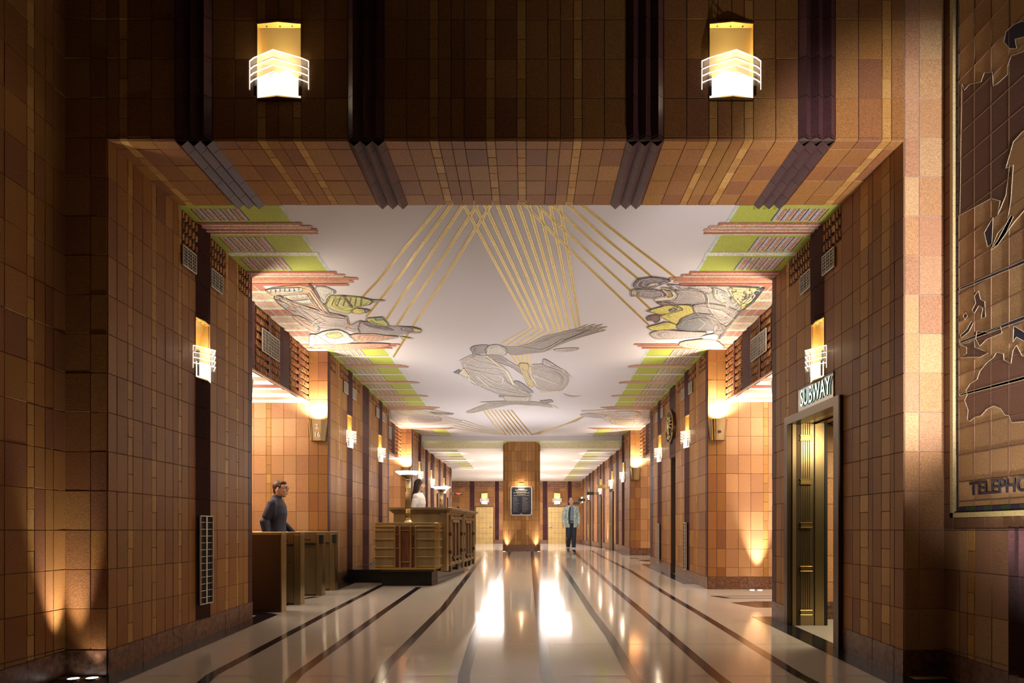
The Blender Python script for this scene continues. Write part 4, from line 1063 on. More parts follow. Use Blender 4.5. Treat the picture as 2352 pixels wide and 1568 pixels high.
# ------------------------------------------------------------------ turnstile cabinets
def turnstile(y, xend, dep, label, reader, plain_=False):
    fl = fz(y) ; ztop = -.022
    h = ztop - fl
    root = empty('turnstile_cabinet', (xend, y, fl + EYE - .002), 0, label, 'turnstile', 'bronze turnstile cabinets')
    L = 1.25
    mb = MB(); mb.box((-L, 0, 0), (-.012, dep, h - .035), 'bronze_shaded' if plain_ else 'bronze'); mb.box((-L, -.004, .0), (-.02, dep, .03), 'bronze_dark'); body = mb.build('body', root)
    mb = MB(); mb.box((-L - .01, -.008, h - .035), (.0, dep + .008, h), 'bronze', bev=.004); mb.build('cap', root)
    mb = MB(); mb.box((-.012, -.003, 0), (0, dep + .003, h - .036), 'bronze_bright', bev=.002); mb.build('end_panel', root)
    mb = MB(); mb.box((-.095, -.006, .0), (-.088, .002, h - .036), 'bronze_dark'); mb.box((-.087, -.010, 0), (-.012, 0.0, h - .037), 'bronze_shaded' if plain_ else 'bronze', bev=.002); mb.build('corner_trim', root)
    if plain_: return root
    mb = MB(); mb.box((-.36, -.004, h - .125), (-.17, .002, h - .112), 'void'); mb.box((-.40, -.003, h - .20), (-.096, .002, h - .168), 'void'); mb.build('slot', root)
    mb = MB(); mb.box((-.40, -.012, h - .212), (-.096, .002, h - .20), 'bronze_bright'); mb.build('ledge', root)
    mb = MB(); mb.tube([(-.15, -.006, h * .58), (-.15, .004, h * .58)], .008, 'black'); mb.build('lock', root)
    if reader:
        mb = MB(); mb.box((-.035, -.05, h - .18), (.03, -.012, h - .04), 'black', bev=.006); mb.build('card_reader', root)
    return root
turnstile(8.55, -3.08, .16, 'bronze turnstile cabinet nearest the lens, beside the left near pier', False, True)
turnstile(9.20, -3.06, .16, 'second bronze turnstile cabinet from the left near pier', False)
turnstile(10.20, -3.07, .16, 'third bronze turnstile cabinet from the near pier, with a black reader', True)
turnstile(10.90, -3.075, .16, 'farthest bronze turnstile cabinet, nearest the black desk plinth', True)
# ------------------------------------------------------------------ reception desk
desk = empty('reception_desk', (-2.0, 12.5, fz(12.5) + EYE), 0, 'bronze and mahogany reception desk on a black stone plinth', 'desk')
DO = Vector((-2.0, 12.5, fz(12.5) + EYE))
def dbuild(mb, name, parent=desk):
    mb.v = [tuple(Vector(p) + Vector((0, 0, EYE)) - DO) for p in mb.v]
    o = mb.build(name, None); o.parent = parent
    return o
def dsub(mb, name, parent):
    return dbuild(mb, name, parent)
mb = MB()
mb.prism([(-2.48, 11.6), (-1.63, 11.6), (-1.56, 11.84), (-1.30, 14.05), (-1.30, 15.2), (-2.48, 15.2)], -.97, -.695, 'black_stone')
mb.box((-3.2, 12.1, -.96), (-2.40, 14.8, -.70), 'black_stone')
dbuild(mb, 'plinth')
# side counter and front counter
A, B = Vector((-1.42, 12.02, 0)), Vector((-1.185, 14.86, 0))
dirS = (B - A).normalized(); nS = Vector((dirS.y, -dirS.x, 0))     # outwards, to the right
LS = (B - A).length
def sp_(s, n): p = A + dirS * s + nS * n; return (p.x, p.y)
mb = MB()
mb.prism([(-2.36, 12.04), (-1.47, 12.04), (-1.47, 12.40), (-2.36, 12.40)], -.66, .325, 'bronze')
mb.prism([sp_(.10, 0), sp_(LS, 0), sp_(LS, -.45), sp_(.10, -.45)], -.64, .325, 'bronze')
mb.prism([sp_(LS - .3, -.45), sp_(LS, -.45), (-2.36, B.y + .02), (-2.36, B.y - .3)], -.64, .325, 'bronze')
dbuild(mb, 'counter_body')
mb = MB()
def slab(off, z0, z1):
    mb.prism([(-2.37 - off, 12.03 - off), (-1.44 + off * .6, 12.03 - off), sp_(.03, off), sp_(LS + off, off), sp_(LS + off, -.45), (-1.75, 12.45), (-2.37 - off, 12.45)], z0, z1, 'bronze', bev=.004)
slab(.02, .30, .325); slab(.05, .325, .355); slab(.085, .355, .40)
mb.prism([sp_(LS - .32, -.45), sp_(LS + .02, -.45), (-2.4, B.y + .06), (-2.4, B.y - .32)], .355, .40, 'bronze', bev=.004)
dbuild(mb, 'counter_top')
mb = MB()
mb.prism([(-1.53, 12.0), (-1.42, 12.0), sp_(.09, .012), sp_(.12, -.05), (-1.53, 12.06)], -.72, .31, 'bronze_bright', bev=.004)
dbuild(mb, 'corner_post')
for s in (LS / 2 + .06, LS - .04):
    mb = MB(); mb.prism([sp_(s - .05, -.02), sp_(s - .05, .035), sp_(s + .05, .035), sp_(s + .05, -.02)], -.74, .31, 'bronze', bev=.006); dbuild(mb, 'corner_post')
# two bays on the corridor side, each with inset wood and bronze bars
for k in range(2):
    s0 = .13 + k * (LS / 2 - .02); s1 = s0 + LS / 2 - .20
    w_ = s1 - s0; an = math.atan2(dirS.y, dirS.x)
    mb = MB()
    for a, b in ((.14, .36), (.42, .64), (.70, .90)):
        mb.prism([sp_(s0 + w_ * a, -.002), sp_(s0 + w_ * a, .012), sp_(s0 + w_ * b, .012), sp_(s0 + w_ * b, -.002)], -.50, .20, 'mahogany')
    bay = dbuild(mb, 'bay_panel')
    mb = MB()
    for a in (.04, .39, .67, .96):
        for d_, r in ((0, .028), (.055, .014)):
            mb.prism([sp_(s0 + w_ * a + d_ - r, 0), sp_(s0 + w_ * a + d_ - r, .035), sp_(s0 + w_ * a + d_ + r, .035), sp_(s0 + w_ * a + d_ + r, 0)], -.60, .27, 'bronze', bev=.005)
    dsub(mb, 'bar', bay)
    mb = MB()
    for z in (-.62, .20): mb.prism([sp_(s0, 0), sp_(s0, .03), sp_(s1, .03), sp_(s1, 0)], z, z + .05, 'bronze', bev=.004)
    mb.prism([sp_(s0 + w_ * .12, .0), sp_(s0 + w_ * .12, .05), sp_(s0 + w_ * .66, .05), sp_(s0 + w_ * .66, .0)], .14, .19, 'bronze', bev=.004)
    mb.prism([sp_(s0 + w_ * .2, .0), sp_(s0 + w_ * .2, .05), sp_(s0 + w_ * .8, .05), sp_(s0 + w_ * .8, .0)], -.52, -.48, 'bronze_dark', bev=.004)
    for a in (.04, .96):
        for z in (-.10, -.42): mb.prism([sp_(s0 + w_ * a - .035, 0), sp_(s0 + w_ * a - .035, .05), sp_(s0 + w_ * a + .09, .05), sp_(s0 + w_ * a + .09, 0)], z, z + .06, 'bronze_dark', bev=.004)
    dsub(mb, 'clasp', bay)
mb = MB()
for s in (.5, 1.2, 2.2, 2.6): mb.prism([sp_(s - .08, -.25), sp_(s - .08, -.02), sp_(s + .08, -.02), sp_(s + .08, -.25)], -.76, -.63, 'bronze_dark')
mb.prism([sp_(.1, -.05), sp_(LS - .05, -.05), sp_(LS - .05, -.2), sp_(.1, -.2)], -.70, -.63, 'bronze_dark')
dbuild(mb, 'bracket')
# banded shelf block at the near end, and its twin at the far end
def shelf_block(y0, y1, sgn):
    x0, x1 = -2.545, -1.555
    mb = MB()
    P = [(x0, y0), (x1, y0), (x1 + .05, y0 + .10), (x1 + .05, y1), (x0, y1)] if sgn > 0 else [(x0, y0), (x1 + .05, y0), (x1 + .05, y1), (x0, y1)]
    mb.prism(P, -.655, .065, 'bronze'); mb.prism([(p[0], p[1]) for p in P], .065, .125, 'bronze', bev=.005)
    mb.prism([(x0 + .08, y0 + .05), (x1 - .02, y0 + .05), (x1 - .02, y1), (x0 + .08, y1)], -.70, -.655, 'bronze_dark')
    blk = dbuild(mb, 'shelf_block')
    if sgn < 0: return
    mb = MB()
    mb.box((-2.225, y0 - .004, -.62), (-1.86, y0 + .002, .06), 'mahogany'); dsub(mb, 'wood_inset', blk)
    mb = MB()
    for z in (.062, -.005, -.155, -.302, -.45, -.605):
        h = .011
        mb.box((x0 - .02, y0 - .022, z - h), (-2.20, y0, z + h), 'brass', bev=.003)
        mb.box((-1.88, y0 - .022, z - h), (x1 + .005, y0, z + h), 'brass', bev=.003)
        mb.prism([(x1 + .005, y0 - .022), (x1 + .072, y0 + .09), (x1 + .072, y1), (x1 + .05, y1), (x1 + .05, y0 + .10), (x1, y0)], z - h, z + h, 'brass')
    mb.box((x0 - .02, y0 - .03, -.66), (x1 + .02, y0, -.63), 'brass', bev=.003)
    for z in (-.005, -.53): mb.box((-2.13, y0 - .018, z - .01), (-1.95, y0, z + .01), 'brass')
    for z in (-.075, -.302):
        mb.box((-2.21, y0 - .018, z - .008), (-2.13, y0, z + .008), 'brass'); mb.box((-1.95, y0 - .018, z - .008), (-1.87, y0, z + .008), 'brass')
    for x in (-2.215, -2.13, -1.95, -1.87): mb.box((x - .014, y0 - .03, -.63), (x + .014, y0, .062), 'brass', bev=.003)
    dsub(mb, 'band', blk)
shelf_block(11.4, 12.03, 1); shelf_block(14.9, 16.1, -1)
lamp('desk_fill', 'SPOT', (-1.6, 8.9, 2.7), 150, NEUT, target=(-1.9, 12.0, -.35), spot_size=R(34), spot_blend=.8, shadow_soft_size=.1)  # unseen overhead spot added to brighten the desk front
# torch lamps
def torch(x, y, zb, label):
    root = empty('torch_lamp', (x, y, zb + EYE), 0, label, 'lamp', 'bronze torch lamps on the desk')
    mb = MB(); mb.lathe([(0, 0), (.085, 0), (.088, .012), (.07, .025), (.062, .03), (.06, .045), (.045, .055)], 'bronze_bright'); mb.build('base', root, smooth=True)
    mb = MB(); n = 16
    for k in range(n):
        a = 2 * math.pi * k / n
        mb.tube([(.037 * math.cos(a), .037 * math.sin(a), .05), (.037 * math.cos(a), .037 * math.sin(a), .755)], .011, 'bronze', n=6)
    mb.lathe([(.038, .05), (.038, .755)], 'bronze'); mb.build('column', root, smooth=True)
    for zs in ((.07,), (.175, .20, .225), (.545, .57, .595), (.735,)):
        mb = MB(); pr = []
        for z in zs: pr += [(.048, z - .009), (.054, z), (.048, z + .009)]
        mb.lathe(pr, 'bronze_bright', n=20); mb.build('collar', root, smooth=True)
    mb = MB(); mb.lathe([(.040, .75), (.05, .765), (.085, .79), (.130, .818), (.122, .818), (.05, .79), (0, .785)], 'bronze'); mb.build('cup', root, smooth=True)
    mb = MB(); mb.lathe([(.10, .812), (.135, .820), (.175, .842), (.215, .872), (.212, .878), (.16, .848), (0, .83)], 'glow_white', n=32); mb.build('glass_bowl', root, smooth=True)
    l = bpy.data.lights.new('torch_light', 'POINT'); l.energy = 26; l.color = WHITE; l.shadow_soft_size = .08
    lo = bpy.data.objects.new('torch_light', l); COL.objects.link(lo); lo.location = (0, 0, .98); lo.parent = root
torch(-2.055, 11.72, .126, 'bronze torch lamp with white bowl on the near banded end of the desk')
torch(-2.0, 15.85, .126, 'bronze torch lamp with white bowl at the far end of the desk')
dv = empty('desk_device', (sp_(1.9, -.15)[0], sp_(1.9, -.15)[1], .401 + EYE), R(20), 'small black device on the desk counter top', 'device')
mb = MB(); mb.box((-.05, -.03, 0), (.05, .03, .02), 'black', bev=.004); mb.build('base', dv)
mb = MB(); mb.tube([(0, 0, .02), (0, 0, .05), (-.02, -.01, .075)], [.012, .012, .02], 'black'); mb.build('stem', dv)

# ------------------------------------------------------------------ central pillar, plaque
mb = MB()
px_ = [-.765, -.60, .22, .385]
Opil = Vector((0, 21.1, EYE))
topz = 2.745; bl = lambda u: fz(21.1)
w_ = lambda xs, pat: cols_even(xs[0], xs[1], pat)
c_ = [(-.60, -.50, 'T'), (-.50, -.395, 'T'), (-.395, -.335, 'N'), (-.335, -.20, 'T'), (-.20, -.05, 'T'), (-.05, .02, 'N'), (.02, .12, 'T'), (.12, .22, 'T')]
DP = [(.34, .17, .06), (.30, .15, .055), (.36, .19, .07)]
wall('wall_pillar', Opil, UX, -UY, c_, topz, bl, mb=mb, build=False, pal=DP)
Ul = Vector((-.165, .22, 0)).normalized(); Nl = Vector((-Ul.y, Ul.x, 0)); Nl = Nl if Nl.y < 0 else -Nl
wall('wall_pillar', Vector((-.60, 21.1, EYE)), Ul, Nl, [(0, .10, 'T'), (.10, .16, 'N'), (.16, .275, 'T')], topz, bl, mb=mb, build=False, pal=DP)
Ur = Vector((.165, .22, 0)).normalized(); Nr = Vector((Ur.y, -Ur.x, 0)); Nr = Nr if Nr.y < 0 else -Nr
wall('wall_pillar', Vector((.22, 21.1, EYE)), Ur, Nr, [(0, .10, 'T'), (.10, .16, 'N'), (.16, .275, 'T')], topz, bl, mb=mb, build=False, pal=DP)
mb.prism([(-.765, 21.32), (-.77, 22.3), (.39, 22.3), (.385, 21.32)], EYE + fz(21.3), EYE + topz, 'tile', (.33, .17, .07))
struct(mb.build('wall_pillar'))
pq = empty('wall_plaque', (-.195, 21.08, .455 + EYE), 0, 'navy notice plaque in a silver frame on the central pillar', 'plaque')
mb = MB(); t = .022
mb.box((-.33, -.02, 0), (-.33 + t, .0, .89), 'silver'); mb.box((.33 - t, -.02, 0), (.33, 0, .89), 'silver'); mb.box((-.33, -.02, 0), (.33, 0, t), 'silver'); mb.box((-.33, -.02, .89 - t), (.33, 0, .89), 'silver'); mb.build('frame', pq)
mb = MB(); mb.box((-.31, -.012, .02), (.31, -.002, .87), 'navy'); mb.build('panel', pq)
mb = MB(); random.seed(11)
def dash(x0, x1, z, h, m):
    x = x0
    while x < x1:
        l_ = random.uniform(.012, .05); l_ = min(l_, x1 - x)
        mb.box((x, -.0135, z), (x + l_ * .86, -.0118, z + h), m); x += l_ + .006
for (hw, z, h) in ((.09, .80, .016), (.19, .77, .016), (.15, .715, .012), (.25, .69, .010), (.13, .645, .008), (.25, .61, .008)): dash(-hw, hw, z, h, 'plaque_title')
for k in range(26):
    z = .56 - k * .0185
    dash(-.26, -.26 + random.uniform(.10, .20), z, .006, 'plaque_text'); dash(.03, .03 + random.uniform(.10, .22), z, .006, 'plaque_text')
mb.box((-.03, -.0135, .045), (.03, -.0118, .06), 'plaque_title')
mb.build('lines', pq)
mb = MB()
for x in (-.285, .285):
    for z in (.05, .84): mb.tube([(x, -.011, z), (x, -.02, z)], .008, 'silver')
mb.build('screws', pq)
pl = empty('picture_light', (-.195, 21.08, 1.42 + EYE), 0, 'brass picture light arching over the navy plaque on the pillar', 'lamp')
mb = MB(); mb.tube([(-.1, 0, .16), (-.02, -.08, .17), (.04, -.18, .14), (.06, -.22, .06)], .006, 'brass'); mb.build('arm', pl)
mb = MB(); n = 8
for k in range(n):
    a0, a1 = math.pi * k / n, math.pi * (k + 1) / n
    mb.poly([(-.07, -.22 - .045 * math.cos(a0), .0 + .05 * math.sin(a0)), (.07, -.22 - .045 * math.cos(a0), .0 + .05 * math.sin(a0)), (.07, -.22 - .045 * math.cos(a1), .05 * math.sin(a1)), (-.07, -.22 - .045 * math.cos(a1), .05 * math.sin(a1))], 'brass')
mb.tube([(-.19, -.22, .05), (.19, -.22, .05)], .006, 'brass'); mb.build('shade', pl)
lamp('picture_lamp', 'AREA', (-.195, 20.86, 1.40), 5, WARM, target=(-.195, 21.1, 1.15), size=.2)
lamp('picture_lamp', 'POINT', (-.195, 20.93, 1.52), 2.2, WARM, shadow_soft_size=.03)

# ------------------------------------------------------------------ recessed floor lights
def ground_light(x, y, label, e, tx, ty, tz, size=80, r=.05, col=(1, .86, .72), lx=0):
    o = empty('ground_light', (x, y, fz(y) + EYE), 0, label, 'floor light', 'recessed floor uplights')
    mb = MB(); mb.lathe([(.055, 0), (.055, .006), (.042, .008)], 'silver'); mb.build('rim', o)
    mb = MB(); mb.lathe([(.042, .007), (0, .008)], 'glow_white'); mb.build('lens', o)
    lamp('ground_lamp', 'SPOT', (x + lx, y, fz(y) + .03), e, col, target=(tx, ty, tz), spot_size=R(size), spot_blend=.9, shadow_soft_size=.02)
ground_light(-3.46, 5.20, 'recessed floor uplight by the left wall corner, closer to the frame edge', 240, -3.59, 5.15, .9, 36, lx=0)
ground_light(-3.33, 5.22, 'recessed floor uplight by the left wall corner, closer to the pier', 5, -3.4, 5.32, -.3)
ground_light(3.72, 10.93, 'recessed floor uplight in the right side lobby, brighter one', 520, 3.74, 11.05, 1.0, 42)
ground_light(3.60, 10.95, 'recessed floor uplight in the right side lobby, dimmer one', 3, 3.62, 11.12, .1)
ground_light(-.72, 21.02, 'recessed floor uplight at the left corner of the central pillar', 110, -.66, 21.25, .7, 70)
ground_light(.34, 21.02, 'recessed floor uplight at the right corner of the central pillar', 110, .28, 21.25, .7, 70)
for y, lb in ((24.9, 'recessed floor uplight along the right gallery wall, nearest of its row'), (28.5, 'recessed floor uplight along the right gallery wall, middle of its row'), (33.0, 'recessed floor uplight along the right gallery wall, farthest of its row')):
    ground_light(2.76, y, lb, 170, 2.93, y, .35, 50)
# ------------------------------------------------------------------ blade signs
def blade(side, y, ze, wd, label, face='black', text=False):
    X = XR if side > 0 else XL; s = -1 if side > 0 else 1
    o = empty('blade_sign', (X, y, ze + EYE), 0, label, 'sign', 'projecting wall signs')
    mb = MB(); x0, x1 = sorted((s * .16, s * (.16 + wd))); mb.box((x0, -.04, -.065), (x1, .04, .065), face, bev=.004); mb.build('panel', o)
    mb = MB(); a, b = sorted((s * .03, s * .165)); mb.box((a, -.035, -.05), (b, .035, .06), 'bronze'); mb.box((min(0, s * .05), -.05, -.07), (max(0, s * .05), .05, .05), 'bronze_dark'); mb.build('bracket', o)
    if text:
        mb = MB(); xm = (x0 + x1) / 2
        for z, hw in ((.022, .12), (-.02, .06)):
            x = -hw
            while x < hw:
                mb.box((xm + x, -.0435, z - .014), (xm + x + .026, -.0405, z + .014), 'red_glow'); x += .034
        mb.build('lit_letters', o)
    return o
blade(1, 24.0, 1.53, .33, 'gold blade sign on the right gallery wall, nearest of the four', 'brass')
blade(1, 28.5, 1.53, .30, 'black blade sign just behind the gold one on the right gallery wall', 'black')
blade(1, 33.0, 1.46, .32, 'black blade sign third along the right gallery wall', 'black')
blade(1, 36.3, 1.42, .34, 'black blade sign closest to the end wall and the walking man', 'black')
blade(-1, 28.9, 1.54, .36, 'dark blade sign with red lit letters beyond the far torch lamp', 'mahogany', True)
# dark doors along the gallery
nd = [5]
for side, ys_ in ((1, (23.2, 26.9, 31.5)), (-1, (24.5, 27.6))):
    for y in ys_:
        X = XR if side > 0 else XL; s = -1 if side > 0 else 1
        mb = MB(); x0, x1 = sorted((X + s * .012, X + s * .05)); mb.box((x0, y, fz(y) + EYE), (x1, y + .9, 1.32 + EYE), 'bronze_dark', bev=.006)
        d = struct(mb.build('door_%d' % nd[0])); nd[0] += 1
        mb = MB(); xk = X + s * .05
        mb.tube([(xk, y + .12, EYE + .2), (xk + s * .05, y + .12, EYE + .2), (xk + s * .05, y + .22, EYE + .2)], .014, 'silver'); mb.build('door_handle', d)
# ------------------------------------------------------------------ mural wall on the right
O, U, N = fr_right(XRB)
dM = lambda px: dR(px, XRB)
DARKP = [(.30, .165, .085), (.27, .14, .075), (.33, .19, .10), (.25, .125, .075), (.36, .21, .10)]
def om(px, py, n=0.0):
    d = dM(px); return Vector((XRB - n, d, (1217 - py) / F * d + EYE))
mb = MB()
e = [5.31, 5.11, 5.02, 4.94, 4.757, 4.585]
cl = [(a, b, k) for a, b, k in zip(e, e[1:], 'TTNTT')] + [(4.585, 4.30, 'F')] + cols_even(.8, 4.30, 'TTNTTNTTTTTNTTFTTNTT')
wall('wall_right', O, U, N, cl, .012, fz, mb=mb, build=False, pal=[(.34, .21, .11), (.38, .24, .12), (.30, .17, .10)])
FT = 4.5        # the panel runs up out of the picture
mb.poly([O + U * .8 + UZ * .0, O + U * 5.31 + UZ * .0, O + U * 5.31 + UZ * FT, O + U * .8 + UZ * FT], 'mortar')
z = .0
while z < FT:      # brown reveal tiles at the edge and along the foot
    tile(mb, O, U, UZ, N, 5.19, 5.31, z, z + .2, jig((.17, .085, .055))); z += .2
y = 5.19
while y > .9:
    tile(mb, O, U, UZ, N, y - .18, y, .016, .094, jig((.17, .095, .055))); y -= .18
mb.obox(O, U, UZ, N, 5.155, 5.19, .094, FT, 0, .03, 'tile', (.46, .37, .19)); mb.obox(O, U, UZ, N, .8, 5.19, .094, .130, 0, .03, 'tile', (.50, .42, .20))
z = .13
while z < FT: tile(mb, O, U, UZ, N, 5.116, 5.155, z, z + .105, jig((.020, .022, .045)), 'tile_smooth'); z += .105
y = 5.116; k = 0
while y > .9:
    tile(mb, O, U, UZ, N, y - .09, y, .132, .174, jig([(.025, .02, .06), (.025, .06, .025)][k % 2]), 'tile_smooth'); y -= .09; k += 1
rows = [.174, .215, .36] + [.36 + .2 * k for k in range(1, 22)]
y = 5.116
while y > .9:
    for a, b in zip(rows, rows[1:]):
        tile(mb, O, U, UZ, N, y - .178, y, a, b, jig(random.choice([(.40, .25, .12), (.36, .215, .10), (.43, .28, .14), (.33, .20, .10)])), gap=.002)
    y -= .178
mural_wall = struct(mb.build('wall_right'))
def land(name, pts, col, sc, ox, oy, th=.0105, line=True):
    P = [om(ox + p[0] / sc, oy + p[1] / sc) for p in pts]
    mb = MB(); n = len(P); i = len(mb.v)
    for k in (.004, th): mb.v += [tuple(p + N * k) for p in P]
    mb.face(tuple(range(n, 2 * n)), 'tile', col)
    for k in range(n): mb.face((k, (k + 1) % n, n + (k + 1) % n, n + k), 'tile', col)
    if line: mb.tube([p + N * (th + .0005) for p in P] + [P[0] + N * (th + .0005)], .0024, 'tile', (.44, .38, .28), n=5)
    return mb.build(name, mural_wall)
LB, LN, LM = (.155, .080, .055), (.030, .030, .06), (.115, .062, .050)
land('mural_land', [(760, 655), (810, 665), (815, 710), (865, 735), (880, 640), (905, 605), (945, 680), (1010, 700), (1100, 820), (1080, 1010), (1000, 1150), (870, 1160), (850, 1110), (820, 1105), (790, 1060), (740, 1040), (690, 1065), (650, 1110), (600, 1125), (570, 1150), (550, 1140), (555, 1070), (530, 1000), (550, 960), (540, 930), (570, 880), (620, 850), (640, 790), (690, 730), (740, 690)], LB, 3.136, 2050, 600)
land('mural_land', [(600, 250), (630, 212), (645, 275), (675, 290), (682, 400), (650, 412), (662, 335), (632, 320), (600, 375), (585, 350), (610, 300)], LM, 3.136, 2050, 600)
land('mural_land', [(580, 430), (594, 442), (562, 505), (510, 548), (500, 532), (545, 490)], LN, 3.136, 2050, 600)
land('mural_land', [(885, 465), (945, 500), (1000, 540), (960, 575), (905, 545), (880, 580)], LN, 3.136, 2050, 600)
land('mural_land', [(500, 600), (560, 585), (600, 560), (605, 620), (660, 640), (700, 660), (640, 690), (560, 690), (500, 695), (545, 660), (545, 620)], LM, 3.136, 2050, 600)
land('mural_land', [(620, 500), (700, 510), (790, 470), (800, 515), (740, 540), (690, 560), (640, 610), (610, 560)], LM, 3.136, 2050, 600)
land('mural_land', [(520, 385), (540, 370), (552, 395), (530, 420)], LM, 3.136, 2050, 600)
land('mural_land', [(425, 505), (440, 540), (470, 505), (540, 490), (560, 435), (608, 432), (612, 515), (640, 500), (700, 445), (700, 400), (720, 335), (789, 310), (900, 260), (980, 420), (900, 700), (789, 790), (735, 850), (690, 1000), (712, 990), (690, 1170), (640, 1290), (655, 1205), (600, 1190), (412, 1290)], LM, 2.612, 2050, 0, th=.0095)
land('mural_land', [(735, 850), (789, 790), (900, 780), (940, 1000), (820, 1240), (740, 1330), (640, 1470), (600, 1500), (640, 1400), (700, 1330), (720, 1200), (735, 990), (690, 1010)], (.34, .21, .10), 2.612, 2050, 0)
land('mural_land', [(678, 250), (690, 190), (740, 145), (789, 125), (840, 150), (800, 220), (745, 235), (755, 290), (710, 290)], LN, 2.612, 2050, 0)
land('mural_land', [(560, 1395), (612, 1305), (606, 1460), (580, 1480)], LN, 2.612, 2050, 0)
land('mural_land', [(612, 1480), (640, 1440), (720, 1290), (735, 1300), (690, 1400), (640, 1470)], LM, 2.612, 2050, 0)
for (y0, y1, t) in ((190, -5, 20), (575, 398, 22), (955, 832, 18)):
    a0, a1, b0, b1 = (496, y0), (946, y1), (946, y1 + t * 1.3), (496, y0 + t * .8)
    land('mural_band', [a0, a1, (1100, y1 - .41 * 154), (1100, y1 - .41 * 154 + t * 1.4), b0, b1], (.028, .028, .055), 3.136, 2050, 600)
mb = MB()
y = 5.116
while y > .9:
    mb.obox(O, U, UZ, N, y - .0016, y + .0016, .174, FT, .0, .0112, 'grout_tan'); y -= .178
for z in rows[1:]: mb.obox(O, U, UZ, N, .9, 5.116, z - .0018, z + .0018, .0, .0114, 'grout_tan')
mb.build('mural_joints', mural_wall)
glyphs('TELEPHONE', .132, 'inlay', (XRB - .0115, 4.985, .254 + EYE), (R(90), 0, R(-90)), .004, align='LEFT', offset=.0018, name='mural_lettering', parent=mural_wall, sx=1.08)

# ------------------------------------------------------------------ people
def finish(mb, name, parent, voxel=.007, smooth=6, mats=None):
    o = mb.build(name)
    md1 = o.modifiers.new('r', 'REMESH'); md1.mode = 'VOXEL'; md1.voxel_size = voxel; md1.use_smooth_shade = True
    md2 = o.modifiers.new('s', 'SMOOTH'); md2.iterations = smooth; md2.factor = .5
    dg = bpy.context.evaluated_depsgraph_get(); me = bpy.data.meshes.new_from_object(o.evaluated_get(dg))
    o.modifiers.clear(); old = o.data; o.data = me; bpy.data.meshes.remove(old)
    me.materials.clear(); me.materials.append(M[mb.mats[0]]); o.parent = parent
    for p in me.polygons: p.use_smooth = True; p.material_index = 0
    return o
def limb(mb, pts, rs, m, n=12):
    pts = [Vector(p) for p in pts]; P, Q = [pts[0]], [rs[0]]
    for (a, ra), (b, rb) in zip(zip(pts, rs), list(zip(pts, rs))[1:]):
        for t in (.25, .5, .75, 1): P.append(a.lerp(b, t)); Q.append(ra + (rb - ra) * t)
    mb.tube(P, Q, m, n=n)
    for p, r in zip(pts, rs): mb.ell(p, (r, r, r), m, n=12, k=8)
def loft(mb, rings, m, n=20, a0=0, a1=2 * math.pi, cap=True):
    """rings: (z, cx, cy, rx, ry); a0..a1 measured from the back."""
    full = abs(a1 - a0 - 2 * math.pi) < 1e-6; i0 = len(mb.v); cnt = n if full else n + 1
    for (z, cx, cy, rx, ry) in rings:
        for j in range(cnt):
            a = a0 + (a1 - a0) * j / n; mb.v.append((cx + rx * math.sin(a), cy + ry * math.cos(a), z))
    for k in range(len(rings) - 1):
        for j in range(n):
            j2 = (j + 1) % cnt if full else j + 1
            mb.face((i0 + k * cnt + j, i0 + k * cnt + j2, i0 + (k + 1) * cnt + j2, i0 + (k + 1) * cnt + j), m, (.5, .5, .5))
    if cap and full:
        mb.face(tuple(i0 + j for j in range(cnt)), m, (.5, .5, .5)); mb.face(tuple(i0 + (len(rings) - 1) * cnt + j for j in reversed(range(cnt))), m, (.5, .5, .5))
def hand(mb, wrist, dirv, side, m, curl=.5):
    w_ = Vector(wrist); d = Vector(dirv).normalized(); fwd = Vector((0, -1, 0)); fwd = (fwd - d * fwd.dot(d)).normalized(); out = d.cross(fwd)
    if out.x * side < 0: out = -out
    palm = w_ + d * .085
    limb(mb, [w_, w_ + d * .04, palm], [.026, .030, .026], m)
    limb(mb, [w_ + d * .045 + fwd * .018, palm + fwd * .026], [.018, .014], m); limb(mb, [w_ + d * .045 - fwd * .016, palm - fwd * .026], [.018, .014], m)
    for k, (off, L) in enumerate(((.030, .068), (.010, .078), (-.010, .072), (-.029, .056))):
        b = palm + fwd * off; inn = -out
        p1 = b + d * L * .45; p2 = p1 + (d * (1 - curl * .5) + inn * curl * .6).normalized() * L * .33; p3 = p2 + (d * (1 - curl) + inn * curl).normalized() * L * .28
        limb(mb, [b - d * .01, p1, p2, p3], [.0095, .009, .0082, .007], m, n=8)
    t0 = w_ + d * .035 + fwd * .028; limb(mb, [w_ + d * .025 + fwd * .016, t0 + d * .02 + fwd * .016, t0 + d * .052 + fwd * .020], [.013, .011, .008], m, n=8)
